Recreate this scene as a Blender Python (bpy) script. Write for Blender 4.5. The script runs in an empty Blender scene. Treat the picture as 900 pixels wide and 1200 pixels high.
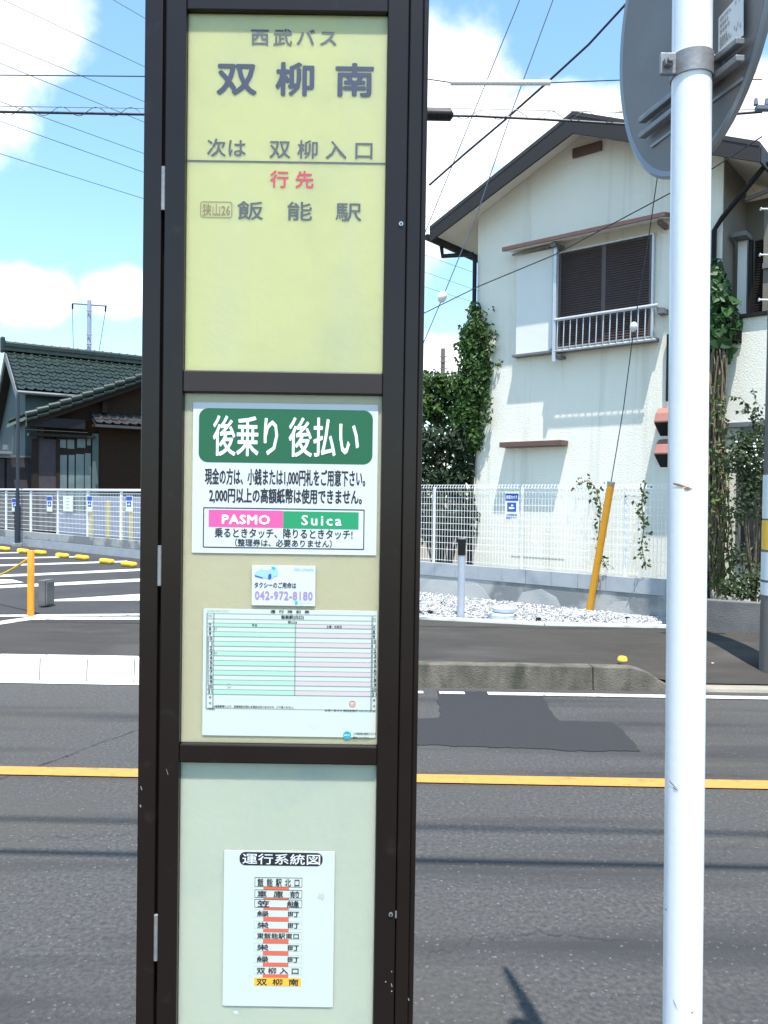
import bpy, bmesh, math, random
from mathutils import Vector, Matrix, noise
random.seed(7)
SC = bpy.context.scene
COL = SC.collection
R = math.radians
# ------------------------------------------------------------------ camera
HC, FP = 1.7, 930.0                       # eye height, focal length in photo pixels (900 x 1200)
PITCH, ROLL = math.atan(17 / FP), 0.0115
CROT = Matrix.Rotation(math.pi / 2 - PITCH, 3, 'X') @ Matrix.Rotation(ROLL, 3, 'Z')
cam = bpy.data.cameras.new('camera')
cam.sensor_fit = 'VERTICAL'; cam.sensor_height = 36.0; cam.sensor_width = 27.0
cam.lens = FP / 1200 * 36.0
cam.clip_start = 0.05; cam.clip_end = 6000
camo = bpy.data.objects.new('camera', cam)
camo.matrix_world = Matrix.Translation((0, 0, HC)) @ CROT.to_4x4()
COL.objects.link(camo); SC.camera = camo

def ray(x, y): return CROT @ Vector(((x - 450) / FP, -(y - 600) / FP, -1.0))
C0 = Vector((0, 0, HC))
def G(x, y, z=0.0):                       # where a sight line meets the level z
    d = ray(x, y); return C0 + d * ((z - HC) / d.z)
def A(x, y, Y):                           # ... meets the upright plane at distance Y
    d = ray(x, y); return C0 + d * (Y / d.y)
def PL(x, y, n, c):                       # ... meets the plane n.p = c
    d = ray(x, y); return C0 + d * ((c - n.dot(C0)) / n.dot(d))

# ------------------------------------------------------------------ light, sky, exposure
SUN_EL, SUN_AZ = R(72.8), R(8)              # sun behind the camera, a little to the right
SDIR = Vector((math.sin(SUN_AZ) * math.cos(SUN_EL), -math.cos(SUN_AZ) * math.cos(SUN_EL), math.sin(SUN_EL)))
sun = bpy.data.lights.new('sun', 'SUN'); sun.energy = 4.6; sun.angle = R(0.55); sun.color = (1.0, 0.965, 0.91)
suno = bpy.data.objects.new('sun', sun); suno.rotation_euler = SDIR.to_track_quat('Z', 'Y').to_euler(); COL.objects.link(suno)
SC.view_settings.view_transform = 'Standard'; SC.view_settings.look = 'None'
SC.view_settings.exposure = 1.03; SC.view_settings.gamma = 1.0
SC.view_settings.use_curve_mapping = False
W = bpy.data.worlds.new('World'); SC.world = W; W.use_nodes = True
def build_sky():
    nt = W.node_tree; N = nt.nodes; L = nt.links
    for n in list(N): N.remove(n)
    out = N.new('ShaderNodeOutputWorld'); bg = N.new('ShaderNodeBackground'); bg.inputs[1].default_value = 1.0
    L.new(bg.outputs[0], out.inputs[0])
    sky = N.new('ShaderNodeTexSky'); sky.sky_type = 'NISHITA'; sky.sun_disc = False
    sky.sun_elevation = SUN_EL; sky.sun_rotation = math.pi - SUN_AZ
    sky.air_density = 1.25; sky.dust_density = 0.6; sky.ozone_density = 2.0
    def vmath(op, a, b=None):
        n = N.new('ShaderNodeVectorMath'); n.operation = op
        for i, v in enumerate((a, b)):
            if v is None: continue
            if hasattr(v, 'links'): L.new(v, n.inputs[i])
            else: n.inputs[i].default_value = v
        return n
    def m(op, a, b=None, clamp=False):
        n = N.new('ShaderNodeMath'); n.operation = op; n.use_clamp = clamp
        for i, v in enumerate((a, b)):
            if v is None: continue
            if hasattr(v, 'links'): L.new(v, n.inputs[i])
            else: n.inputs[i].default_value = v
        return n.outputs[0]
    skyc = vmath('MULTIPLY', sky.outputs[0], (0.150 * 0.84, 0.150 * 1.00, 0.150 * 1.03)).outputs[0]
    tc = N.new('ShaderNodeTexCoord'); d = vmath('NORMALIZE', tc.outputs['Generated']).outputs[0]
    nz = N.new('ShaderNodeTexNoise'); nz.inputs['Scale'].default_value = 8.0; nz.inputs['Detail'].default_value = 10.0
    nz.inputs['Roughness'].default_value = 0.55
    L.new(d, nz.inputs['Vector'])
    total = None
    # cloud heaps: direction, angular half width, half height, strength
    heaps = [((-10, 30), 90, 80, 1.0), ((-10, 130), 60, 45, .5), ((16, 344), 66, 34, .9), ((142, 346), 44, 28, .85), ((250, 365), 90, 40, .8),
             ((525, 115), 80, 85, 1.0), ((505, 220), 80, 85, .9), ((640, 150), 120, 42, 1.05), ((740, 175), 150, 60, 1.0), ((870, 140), 70, 60, 1.0),
             ((520, 425), 70, 45, 1.0), ((420, 250), 120, 130, .9)]
    for (px, py), hw, hh, st in heaps:
        c = ray(px, py).normalized()
        r = c.cross(Vector((0, 0, 1))).normalized(); u = r.cross(c)
        a = m('DIVIDE', vmath('DOT_PRODUCT', d, tuple(r)).outputs['Value'], hw / FP)
        b = m('DIVIDE', vmath('DOT_PRODUCT', d, tuple(u)).outputs['Value'], hh / FP)
        q = m('SQRT', m('ADD', m('MULTIPLY', a, a), m('MULTIPLY', b, b)))
        mk = m('MULTIPLY', m('SUBTRACT', 1.0, q), st)
        mk = m('ADD', mk, m('MULTIPLY', m('LESS_THAN', vmath('DOT_PRODUCT', d, tuple(c)).outputs['Value'], 0.2), -20.0))
        total = mk if total is None else m('MAXIMUM', total, mk)
    nz2 = N.new('ShaderNodeTexNoise'); nz2.inputs['Scale'].default_value = 2.3; nz2.inputs['Detail'].default_value = 5.0
    L.new(d, nz2.inputs['Vector'])
    far = m('MULTIPLY', m('SUBTRACT', nz2.outputs['Fac'], 0.62), 2.0)          # other fair-weather heaps round the sky
    dd = vmath('DOT_PRODUCT', d, (0.0, 1.0, 0.35)).outputs['Value']
    far = m('SUBTRACT', far, m('MULTIPLY', m('GREATER_THAN', dd, 0.6), 5.0))
    total = m('MAXIMUM', total, far)
    dens = m('ADD', total, m('MULTIPLY', m('SUBTRACT', nz.outputs['Fac'], 0.5), 1.8))
    mr = N.new('ShaderNodeMapRange'); mr.interpolation_type = 'SMOOTHSTEP'
    mr.inputs['From Min'].default_value = -0.10; mr.inputs['From Max'].default_value = 0.48
    L.new(dens, mr.inputs['Value'])
    mix = N.new('ShaderNodeMix'); mix.data_type = 'RGBA'
    L.new(mr.outputs[0], mix.inputs['Factor']); L.new(skyc, mix.inputs[6])
    mix.inputs[7].default_value = (0.80, 0.82, 0.84, 1)
    L.new(mix.outputs[2], bg.inputs[0])
build_sky()

# ------------------------------------------------------------------ materials
def pm(name, c1, c2=None, scale=6.0, rough=0.6, bump=0.0, bscale=60.0, metal=0.0, detail=4.0, stretch=None, spec=0.5,
       c4=None, c3=None, c3scale=1.0, c3lo=0.55, c3hi=0.7, speck=None, island=0.0, coat=0.0, sss=0.0, transl=0.0):
    mt = bpy.data.materials.new(name); mt.use_nodes = True
    nt = mt.node_tree; N = nt.nodes; L = nt.links; b = N['Principled BSDF']
    b.inputs['Roughness'].default_value = rough; b.inputs['Metallic'].default_value = metal
    b.inputs['Specular IOR Level'].default_value = spec
    if coat: b.inputs['Coat Weight'].default_value = coat; b.inputs['Coat Roughness'].default_value = 0.1
    if sss:
        b.inputs['Subsurface Weight'].default_value = sss; b.inputs['Subsurface Radius'].default_value = (1, .9, .7)
        b.inputs['Subsurface Scale'].default_value = 0.03
    c1 = tuple(c1) + (1,)
    tc = N.new('ShaderNodeTexCoord'); vec = tc.outputs['Object']
    if stretch:
        mp = N.new('ShaderNodeMapping'); mp.inputs['Scale'].default_value = stretch; L.new(vec, mp.inputs[0]); svec = mp.outputs[0]
    else: svec = vec
    col = None
    def mixc(fac, a, bcol):
        x = N.new('ShaderNodeMix'); x.data_type = 'RGBA'
        if hasattr(fac, 'links'): L.new(fac, x.inputs['Factor'])
        else: x.inputs['Factor'].default_value = fac
        for sock, v in ((x.inputs[6], a), (x.inputs[7], bcol)):
            if hasattr(v, 'links'): L.new(v, sock)
            else: sock.default_value = v
        return x.outputs[2]
    def ramp(v, lo, hi):
        r = N.new('ShaderNodeMapRange'); r.inputs['From Min'].default_value = lo; r.inputs['From Max'].default_value = hi
        L.new(v, r.inputs['Value']); return r.outputs[0]
    def nz(s, dt=4.0, v=None):
        n = N.new('ShaderNodeTexNoise'); n.inputs['Scale'].default_value = s; n.inputs['Detail'].default_value = dt
        L.new(v or svec, n.inputs['Vector']); return n.outputs['Fac']
    col = c1
    if c2 is not None: col = mixc(ramp(nz(scale, detail), .3, .7), c1, tuple(c2) + (1,))
    if c3 is not None: col = mixc(ramp(nz(c3scale, 5.0), c3lo, c3hi), col, tuple(c3) + (1,))
    if c4 is not None:                         # (colour, stretch, low, high): long bands or streaks
        mp4 = N.new('ShaderNodeMapping'); mp4.inputs['Scale'].default_value = c4[1]; L.new(vec, mp4.inputs[0])
        col = mixc(ramp(nz(1.0, 6.0, mp4.outputs[0]), c4[2], c4[3]), col, tuple(c4[0]) + (1,))
    if speck is not None:                      # (colour, scale, threshold): small stones
        v = N.new('ShaderNodeTexVoronoi'); v.inputs['Scale'].default_value = speck[1]; L.new(vec, v.inputs['Vector'])
        sp = N.new('ShaderNodeSeparateColor'); L.new(v.outputs['Color'], sp.inputs[0])
        col = mixc(ramp(sp.outputs[0], speck[2], speck[2] + .06), col, tuple(speck[0]) + (1,))
    if island:
        g = N.new('ShaderNodeNewGeometry'); h = N.new('ShaderNodeHueSaturation')
        r1 = N.new('ShaderNodeMapRange'); L.new(g.outputs['Random Per Island'], r1.inputs['Value'])
        r1.inputs['To Min'].default_value = 1 - island; r1.inputs['To Max'].default_value = 1 + island
        L.new(r1.outputs[0], h.inputs['Value'])
        if hasattr(col, 'links'): L.new(col, h.inputs['Color'])
        else: h.inputs['Color'].default_value = col
        col = h.outputs[0]
    if hasattr(col, 'links'): L.new(col, b.inputs['Base Color'])
    else: b.inputs['Base Color'].default_value = col
    if bump:
        bn = N.new('ShaderNodeBump'); bn.inputs['Strength'].default_value = bump; bn.inputs['Distance'].default_value = 0.01
        L.new(nz(bscale, 5.0, vec), bn.inputs['Height']); L.new(bn.outputs[0], b.inputs['Normal'])
    if transl:
        tr = N.new('ShaderNodeBsdfTranslucent'); ms = N.new('ShaderNodeMixShader'); ms.inputs[0].default_value = transl
        if hasattr(col, 'links'): L.new(col, tr.inputs[0])
        else: tr.inputs[0].default_value = col
        o = N['Material Output']; L.new(b.outputs[0], ms.inputs[1]); L.new(tr.outputs[0], ms.inputs[2]); L.new(ms.outputs[0], o.inputs[0])
    return mt
M = {}
M['asphalt'] = pm('asphalt', (.034, .033, .0318), (.083, .081, .078), 48, .85, .9, 200, detail=6, speck=((.22, .215, .205), 120, .972), c3=(.062, .056, .046), c3scale=.6, c3lo=.48, c3hi=.72, c4=((.030, .0295, .030), (.22, 2.6, 1), .50, .68))
M['patch'] = pm('fresh_asphalt', (.0165, .0165, .019), (.023, .023, .025), 60, .8, .7, 220)
M['walk'] = pm('pavement_asphalt', (.026, .0225, .0185), (.039, .034, .028), 3.0, .9, .5, 220, c3=(.056, .050, .044), c3scale=1.1, c3lo=.56, c3hi=.72, stretch=(.6, 1.6, 1))
M['lot'] = pm('lot_asphalt', (.028, .027, .028), (.040, .038, .039), 1.5, .9, .4, 220)
M['white_line'] = pm('road_paint_white', (.62, .62, .60), (.50, .50, .48), 20, .7, .3, 150, c3=(.16, .16, .16), c3scale=14, c3lo=.60, c3hi=.72)
M['yellow_line'] = pm('road_paint_yellow', (.58, .235, .042), (.48, .20, .045), 14, .7, .3, 150, c3=(.20, .11, .04), c3scale=11, c3lo=.60, c3hi=.76)
M['concrete_new'] = pm('pale_concrete', (.70, .69, .66), (.62, .61, .58), 5, .85, .3, 120, c3=(.40, .39, .36), c3scale=4, c3lo=.60, c3hi=.80)
M['concrete_old'] = pm('mossy_concrete', (.070, .062, .048), (.145, .128, .101), 5, .95, .8, 70, c3=(.045, .046, .033), c3scale=3.0, c3lo=.5, c3hi=.68, stretch=(1.4, 1.4, .6))
M['concrete_wall'] = pm('wall_concrete', (.30, .31, .31), (.40, .40, .385), 1.6, .9, .5, 80, c3=(.19, .20, .205), c3scale=1.3, c3lo=.52, c3hi=.60)
M['dark_concrete'] = pm('dark_concrete', (.10, .10, .098), (.155, .15, .145), 3, .95, .6, 80, c3=(.06, .06, .058), c3scale=2, c3lo=.5, c3hi=.7)
M['block'] = pm('concrete_block', (.30, .325, .355), (.36, .38, .40), 4, .9, .6, 120)
M['apron'] = pm('beige_apron', (.30, .27, .21), (.18, .165, .135), 4, .9, .5, 80)
M['soil'] = pm('dry_earth', (.16, .13, .09), (.12, .10, .07), 3, .95, .3, 60)
M['stone'] = pm('white_pebble', (.46, .455, .45), (.33, .33, .33), 9, .8, island=.5)
M['bronze'] = pm('dark_bronze_metal', (.0115, .0076, .0062), (.0142, .0095, .0078), 8, .30, 0, metal=.0, spec=.34, c3=(.019, .0155, .014), c3scale=26, c3lo=.64, c3hi=.74)
M['rail_sunlit'] = pm('sunlit_bronze_metal', (.020, .0105, .0085), (.026, .014, .011), 9, .4)  # browner copy of the bronze, sunlight on one bar put into its colour
M['gap'] = pm('black_gap', (.004, .004, .004), rough=.9)
ACR = dict(sss=.85); M['acr_top'] = pm('yellow_acrylic', (.78, .725, .27), (.72, .675, .255), 2.6, .25, .04, 60, sss=.85, c3=(.50, .52, .27), c3scale=5, c3lo=.50, c3hi=.85, c4=((.66, .64, .32), (7, 7, 1.2), .54, .8))
M['acr_mid'] = pm('cream_acrylic', (.66, .56, .325), (.61, .53, .31), 3.0, .25, .04, 60, sss=.85, c3=(.50, .49, .35), c3scale=7, c3lo=.55, c3hi=.85, c4=((.56, .55, .40), (8, 8, 1.2), .56, .8))
M['acr_low'] = pm('pale_green_acrylic', (.65, .685, .455), (.60, .645, .435), 3.4, .25, .04, 60, sss=.85, c3=(.49, .55, .43), c3scale=8, c3lo=.55, c3hi=.85, c4=((.56, .61, .49), (9, 9, 1.3), .55, .8))
M['paper'] = pm('white_paper', (.645, .67, .67), (.62, .655, .66), 7, .45)
M['paper_mint'] = pm('greenish_paper', (.595, .645, .575), (.57, .625, .565), 7, .45, c3=(.53, .59, .53), c3scale=14, c3lo=.62, c3hi=.8)
def ink(name, c): return pm(name, c, rough=.5)
M['ink_blue'] = ink('blue_grey_ink', (.038, .050, .090)); M['ink_blue2'] = ink('grey_ink', (.085, .10, .11))
M['ink_red'] = ink('faded_red_ink', (.56, .06, .10)); M['ink_black'] = ink('black_ink', (.02, .02, .028)); M['ink_brown'] = ink('brown_ink', (.24, .19, .10))
M['ink_green'] = ink('green_ink', (.010, .115, .048)); M['ink_green2'] = ink('bright_green_ink', (.015, .30, .12)); M['ink_pink'] = ink('pink_ink', (.78, .10, .33))
M['ink_white'] = ink('white_ink', (.82, .86, .85)); M['ink_lilac'] = ink('lilac_ink', (.36, .25, .55)); M['ink_cyan'] = ink('cyan_ink', (.06, .42, .66))
M['ink_lblue'] = ink('light_blue_ink', (.33, .58, .78)); M['ink_mint'] = ink('mint_ink', (.40, .66, .49)); M['ink_rose'] = ink('rose_ink', (.61, .515, .515))
M['ink_orange'] = ink('orange_red_ink', (.72, .13, .075)); M['ink_gold'] = ink('golden_ink', (.82, .47, .05)); M['ink_line'] = ink('thin_line_ink', (.28, .34, .33))
M['ink_teal'] = ink('teal_ink', (.02, .36, .46)); M['ink_sign'] = ink('deep_blue_ink', (.03, .08, .40))
M['steel'] = pm('stainless_steel', (.50, .51, .52), (.42, .43, .44), 30, .35, metal=.8)
M['galv'] = pm('galvanised_steel', (.30, .30, .305), (.22, .22, .225), 25, .5, .1, 90, metal=.35)
M['plate'] = pm('grey_mirror_back', (.215, .19, .178), (.175, .157, .15), 6, .5, .05, 50, c3=(.23, .215, .215), c3scale=3)
M['plate_edge'] = pm('rim_steel', (.30, .31, .33), rough=.4, metal=.4)
M['white_pole'] = pm('white_gloss_paint', (.88, .89, .90), (.86, .87, .89), 10, .3, .03, 60, coat=.3, c4=((.74, .74, .73), (26, 26, 1.6), .60, .78))
M['rust'] = pm('rust', (.34, .17, .06), (.25, .11, .04), 30, .9)
M['scuff'] = pm('grey_scuff', (.22, .23, .25), rough=.8)
M['mirror'] = pm('mirror_face', (.8, .8, .8), rough=.02, metal=1.0)
M['stucco'] = pm('cream_stucco', (.80, .785, .685), (.76, .74, .645), 1.3, .92, .6, 55, c3=(.68, .65, .54), c3scale=1.1, c3lo=.58, c3hi=.78, stretch=(1.6, 1.6, .35), c4=((.62, .60, .51), (6, 6, .30), .55, .76))
M['stucco_box'] = pm('white_panel', (.72, .725, .69), (.68, .69, .66), 2, .7, .1, 60)
M['soffit'] = pm('soffit_board', (.74, .70, .63), (.70, .67, .60), 3, .85)
M['verge'] = pm('dark_brown_board', (.012, .0085, .008), (.017, .012, .011), 12, .6, .2, 60, stretch=(1, 1, 6))
M['roofdark'] = pm('dark_roofing', (.025, .023, .024), (.034, .031, .031), 8, .7)
M['awning'] = pm('red_brown_metal', (.135, .072, .058), (.11, .062, .052), 6, .55)
M['louvre'] = pm('brown_shutter_slats', (.080, .058, .056), (.095, .068, .062), 10, .5)
M['silver'] = pm('silver_aluminium', (.56, .58, .60), (.50, .52, .54), 20, .4, metal=.5)
M['hood'] = pm('faded_red_hood', (.32, .135, .105), (.27, .115, .095), 8, .6)
M['black_metal'] = pm('black_metal', (.010, .010, .011), rough=.5, spec=.25)
M['dark_wood'] = pm('dark_wood', (.022, .016, .0135), (.031, .0225, .019), 14, .8, spec=.1, stretch=(1, 1, 8))
M['shade_wall'] = pm('shaded_plaster', (.20, .18, .145), (.17, .155, .125), 2, .9, .3, 60)  # darkened plaster: shade under the eave put into the colour
M['window_dark'] = pm('dark_glass', (.016, .02, .024), rough=.12, spec=.6)
M['fence_white'] = pm('white_coated_wire', (.80, .82, .82), rough=.45)
M['yellow_pipe'] = pm('orange_yellow_plastic', (.66, .30, .012), (.60, .27, .015), 12, .4)
M['amber'] = pm('orange_paint', (.72, .27, .012), (.66, .25, .012), 12, .45)
M['yellow'] = pm('yellow_paint', (.82, .52, .02), (.74, .46, .03), 10, .6)
M['grey_post'] = pm('grey_painted_steel', (.40, .43, .48), (.36, .39, .44), 12, .5)
M['drain'] = pm('pale_grey_plastic', (.44, .50, .55), (.38, .44, .49), 9, .5)
M['util'] = pm('utility_pole_concrete', (.13, .115, .102), (.175, .155, .14), 5, .9, .3, 90, stretch=(1, 1, .25))
M['wire'] = pm('black_cable', (.018, .018, .028), rough=.5); M['wire_grey'] = pm('grey_wire', (.10, .12, .17), rough=.5); M['wire_steel'] = pm('steel_strand', (.22, .22, .22), rough=.5, metal=.4)
M['sleeve_white'] = pm('white_sleeve', (.72, .72, .70), rough=.5)
M['distant'] = pm('pale_blue_grey_steel', (.27, .30, .42), (.30, .33, .44), 2, .7)
M['tile'] = pm('green_glazed_tile', (.013, .024, .021), (.024, .037, .032), 5, .42, c3=(.034, .044, .038), c3scale=8, c3lo=.5, c3hi=.75, spec=.28)
M['tile2'] = pm('dark_grey_tile', (.035, .034, .036), (.05, .05, .052), 6, .35)
M['teal_wall'] = pm('grey_teal_boarding', (.060, .095, .098), (.07, .105, .106), 3, .8)
M['mauve'] = pm('mauve_grey_shutter', (.052, .046, .052), (.064, .056, .062), 5, .8, spec=.15)
M['brown_board'] = pm('brown_boarding', (.024, .0155, .010), (.033, .022, .015), 7, .85, spec=.1, stretch=(1, 1, 10))
M['trim_grey'] = pm('grey_trim', (.15, .155, .16), rough=.6)
M['pane'] = pm('pale_glass', (.15, .20, .20), (.10, .14, .145), 2, .15, spec=.7)
M['navy'] = pm('navy_painted_steel', (.020, .026, .040), rough=.4)
M['blue_sheet'] = pm('blue_sheet', (.20, .23, .33), (.26, .28, .36), 4, .7)
M['yellow_sheet'] = pm('faded_yellow_sheet', (.50, .42, .16), rough=.7)
def leafmat(n, a, b, isl=.35): return pm(n, a, b, 3.0, .5, island=isl, transl=.22, spec=.25)
M['leaf_ivy'] = leafmat('ivy_leaf', (.028, .068, .012), (.052, .105, .020))
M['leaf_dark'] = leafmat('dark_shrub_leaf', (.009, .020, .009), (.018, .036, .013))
M['leaf_big'] = leafmat('heart_leaf', (.022, .065, .020), (.048, .105, .030))
M['leaf_mix'] = leafmat('vine_leaf', (.060, .105, .022), (.105, .150, .045))
M['leaf_olive'] = leafmat('olive_shrub_leaf', (.024, .044, .016), (.050, .075, .027))
M['petal'] = pm('white_petal', (.75, .78, .70), rough=.7)
M['stem'] = pm('dry_vine_stem', (.13, .095, .060), (.19, .15, .10), 20, .9)
M['trunk'] = pm('dark_bark', (.05, .04, .03), rough=.9)

# ------------------------------------------------------------------ object helpers
OFF = {}
def setp(o, label=None, cat=None, group=None, kind=None):
    if label: o['label'] = label
    if cat: o['category'] = cat
    if group: o['group'] = group
    if kind: o['kind'] = kind
    return o
def thing(name, label, cat, loc, group=None):
    o = bpy.data.objects.new(name, None); o.empty_display_size = .2; COL.objects.link(o)
    o.location = loc; OFF[o] = Vector(loc)
    return setp(o, label, cat, group)
class MB:
    def __init__(s): s.v = []; s.f = []; s.mi = []
    def add(s, vs, fs, mi=0):
        k = len(s.v); s.v += [Vector(p) for p in vs]; s.f += [tuple(i + k for i in f) for f in fs]; s.mi += [mi] * len(fs); return s
    def frame(s, o, ax, ay, az, lo, hi, mi=0):           # a box in a local frame
        o, ax, ay, az = Vector(o), Vector(ax), Vector(ay), Vector(az)
        vs = [o + ax * (hi[0] if i & 1 else lo[0]) + ay * (hi[1] if i & 2 else lo[1]) + az * (hi[2] if i & 4 else lo[2]) for i in range(8)]
        fs = [(0, 2, 3, 1), (4, 5, 7, 6), (0, 1, 5, 4), (2, 6, 7, 3), (0, 4, 6, 2), (1, 3, 7, 5)]
        if ax.cross(ay).dot(az) < 0: fs = [f[::-1] for f in fs]
        return s.add(vs, fs, mi)
    def box(s, x0, x1, y0, y1, z0, z1, mi=0):
        return s.frame((0, 0, 0), (1, 0, 0), (0, 1, 0), (0, 0, 1), (x0, y0, z0), (x1, y1, z1), mi)
    def prism(s, poly, d, mi=0):                          # a closed outline pushed along d
        poly = [Vector(p) for p in poly]; d = Vector(d); n = len(poly)
        nrm = Vector((0, 0, 0))
        for i in range(n): nrm += (poly[i] - poly[0]).cross(poly[(i + 1) % n] - poly[0])
        if nrm.dot(d) > 0: poly = poly[::-1]
        vs = poly + [p + d for p in poly]
        fs = [tuple(range(n)), tuple(range(2 * n - 1, n - 1, -1))] + [((i + 1) % n, i, i + n, (i + 1) % n + n) for i in range(n)]
        return s.add(vs, fs, mi)
    def tube(s, pts, r, seg=8, cap=True, mi=0):
        pts = [Vector(p) for p in pts]; n = len(pts); rs = r if isinstance(r, (list, tuple)) else [r] * n
        vs = []; up = None
        for i, p in enumerate(pts):
            t = (pts[min(i + 1, n - 1)] - pts[max(i - 1, 0)]).normalized()
            if up is None: up = t.orthogonal().normalized()
            up = (up - t * up.dot(t)).normalized(); sd = t.cross(up)
            for k in range(seg):
                a = 2 * math.pi * k / seg; vs.append(p + (up * math.cos(a) + sd * math.sin(a)) * rs[i])
        fs = [(i * seg + k, i * seg + (k + 1) % seg, (i + 1) * seg + (k + 1) % seg, (i + 1) * seg + k) for i in range(n - 1) for k in range(seg)]
        if cap: fs += [tuple(range(seg - 1, -1, -1)), tuple(range((n - 1) * seg, n * seg))]
        return s.add(vs, fs, mi)
    def build(s, name, mat, parent=None, smooth=False, bevel=0.0, **kw):
        me = bpy.data.meshes.new(name)
        off = OFF[parent] if parent is not None else Vector((0, 0, 0))
        me.from_pydata([p - off for p in s.v], [], s.f)
        for mm in (mat if isinstance(mat, (list, tuple)) else [mat]): me.materials.append(M[mm] if isinstance(mm, str) else mm)
        me.polygons.foreach_set('material_index', s.mi)
        if smooth:
            me.polygons.foreach_set('use_smooth', [True] * len(me.polygons))
            try: me.set_sharp_from_angle(angle=R(42))
            except Exception: pass
        me.update()
        o = bpy.data.objects.new(name, me); COL.objects.link(o)
        if parent is not None: o.parent = parent
        OFF[o] = off
        if bevel:
            bm = o.modifiers.new('bevel', 'BEVEL'); bm.width = bevel; bm.segments = 2; bm.limit_method = 'ANGLE'; bm.angle_limit = R(40)
        return setp(o, **kw)
def rounded(x0, x1, z0, z1, r, n=6):
    out = []
    for cx, cz, a0 in ((x1 - r, z1 - r, 0), (x0 + r, z1 - r, 90), (x0 + r, z0 + r, 180), (x1 - r, z0 + r, 270)):
        for k in range(n + 1):
            a = R(a0 + 90 * k / n); out.append((cx + r * math.cos(a), cz + r * math.sin(a)))
    return out
UP = Vector((0, 0, 1))
_tc = bpy.data.curves.new('text', 'FONT'); _to = bpy.data.objects.new('text', _tc); COL.objects.link(_to)
_tc.resolution_u = 2
_tcache = {}
def glyphs(body, bold=0.0, spacing=1.0):
    key = (body, bold, spacing)
    if key not in _tcache:
        _tc.body = body; _tc.size = 1.0; _tc.offset = bold; _tc.space_character = spacing
        bpy.context.view_layer.update(); dg = bpy.context.evaluated_depsgraph_get(); dg.update()
        me = bpy.data.meshes.new_from_object(_to.evaluated_get(dg))
        _tcache[key] = ([v.co.copy() for v in me.vertices], [tuple(p.vertices) for p in me.polygons]); bpy.data.meshes.remove(me)
    return _tcache[key]
def write(mb, body, o, ax, az, w, h, bold=0.0, spacing=1.0, mi=0):
    """lettering whose ink fills w x h round the point o, on the plane of ax and az"""
    v, f = glyphs(body, 0.0, spacing)
    x0 = min(p.x for p in v); x1 = max(p.x for p in v); y0 = min(p.y for p in v); y1 = max(p.y for p in v)
    em = w / (x1 - x0); b = min(bold, .05) * min(em, h / max(y1 - y0, 1e-6)) ; up_n = ax.cross(az)
    w -= 2 * b; h -= 2 * b
    if b <= 0: sh = [(0, 0)]
    else: sh = [(0, 0)] + [(math.cos(k * math.pi / 4), math.sin(k * math.pi / 4)) for k in range(8)]
    for k, (sx, sz) in enumerate(sh):
        oo = o + ax * (b * sx) + az * (b * sz) + up_n * (k * 1.6e-5)
        mb.add([oo + ax * ((p.x - (x0 + x1) / 2) / (x1 - x0) * w) + az * ((p.y - (y0 + y1) / 2) / max(y1 - y0, 1e-6) * h) for p in v], f, mi)
    return mb

# ================================================================== GROUND
def rd(X): return -0.021 * X                   # the street runs very slightly askew
def strip(name, mat, y0, y1, z, x0=-60, x1=60, nx=24, kind='structure', zf=None, ny=1):
    mb = MB(); vs = []; fs = []
    for i in range(nx + 1):
        X = x0 + (x1 - x0) * i / nx
        for j in range(ny + 1):
            Y = y0 + (y1 - y0) * j / ny + rd(X); vs.append((X, Y, zf(X, Y) if zf else z))
    for i in range(nx):
        for j in range(ny):
            a = i * (ny + 1) + j; fs.append((a, a + ny + 1, a + ny + 2, a + 1))
    return mb.add(vs, fs).build(name, mat, None, kind=kind)
KY = 7.095                                     # face of the far kerb at X = 0
ZL = 0.19
gmb = MB(); gmb.add([(-2500, 10, .15), (2500, 10, .15), (2500, 3000, .15), (-2500, 3000, .15)], [(0, 1, 2, 3)])
gmb.add([(-2500, -600, -.02), (2500, -600, -.02), (2500, 10, -.02), (-2500, 10, -.02)], [(0, 1, 2, 3)])
gmb.build('ground', 'soil', None, kind='structure')
strip('road', 'asphalt', 2.0, KY + .03, 0)
strip('near_pavement', 'walk', -8, 1.86, .17)
def smooth01(t): t = max(0., min(1., t)); return t * t * (3 - 2 * t)
def walk_z(X, Y):
    k = smooth01((X - 2.0) / .75) * (1 - smooth01((Y - rd(X) - KY - .2) / 1.6))
    return ZL - .15 * k
strip('pavement', 'walk', KY + .17, 9.86, ZL, -60, 60, 480, zf=walk_z, ny=10)
lot = MB(); lot.add([(-60, 9.86 + rd(-60), ZL), (-1.2, 9.88, ZL), (.6, 12.4, ZL), (-6.0, 18.9, ZL), (-12, 24.2, ZL), (-60, 66, ZL)], [(0, 1, 2, 3, 4, 5)])
lot.build('parking_lot', 'lot', None, kind='structure')
yard = MB(); yard.add([(-1.2, 9.87, ZL - .006), (60, 9.87 + rd(60), ZL - .006), (60, 60, ZL - .006), (-30, 60, ZL - .006)], [(0, 1, 2, 3)])
yard.build('yard_ground', 'soil', None, kind='structure')
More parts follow.
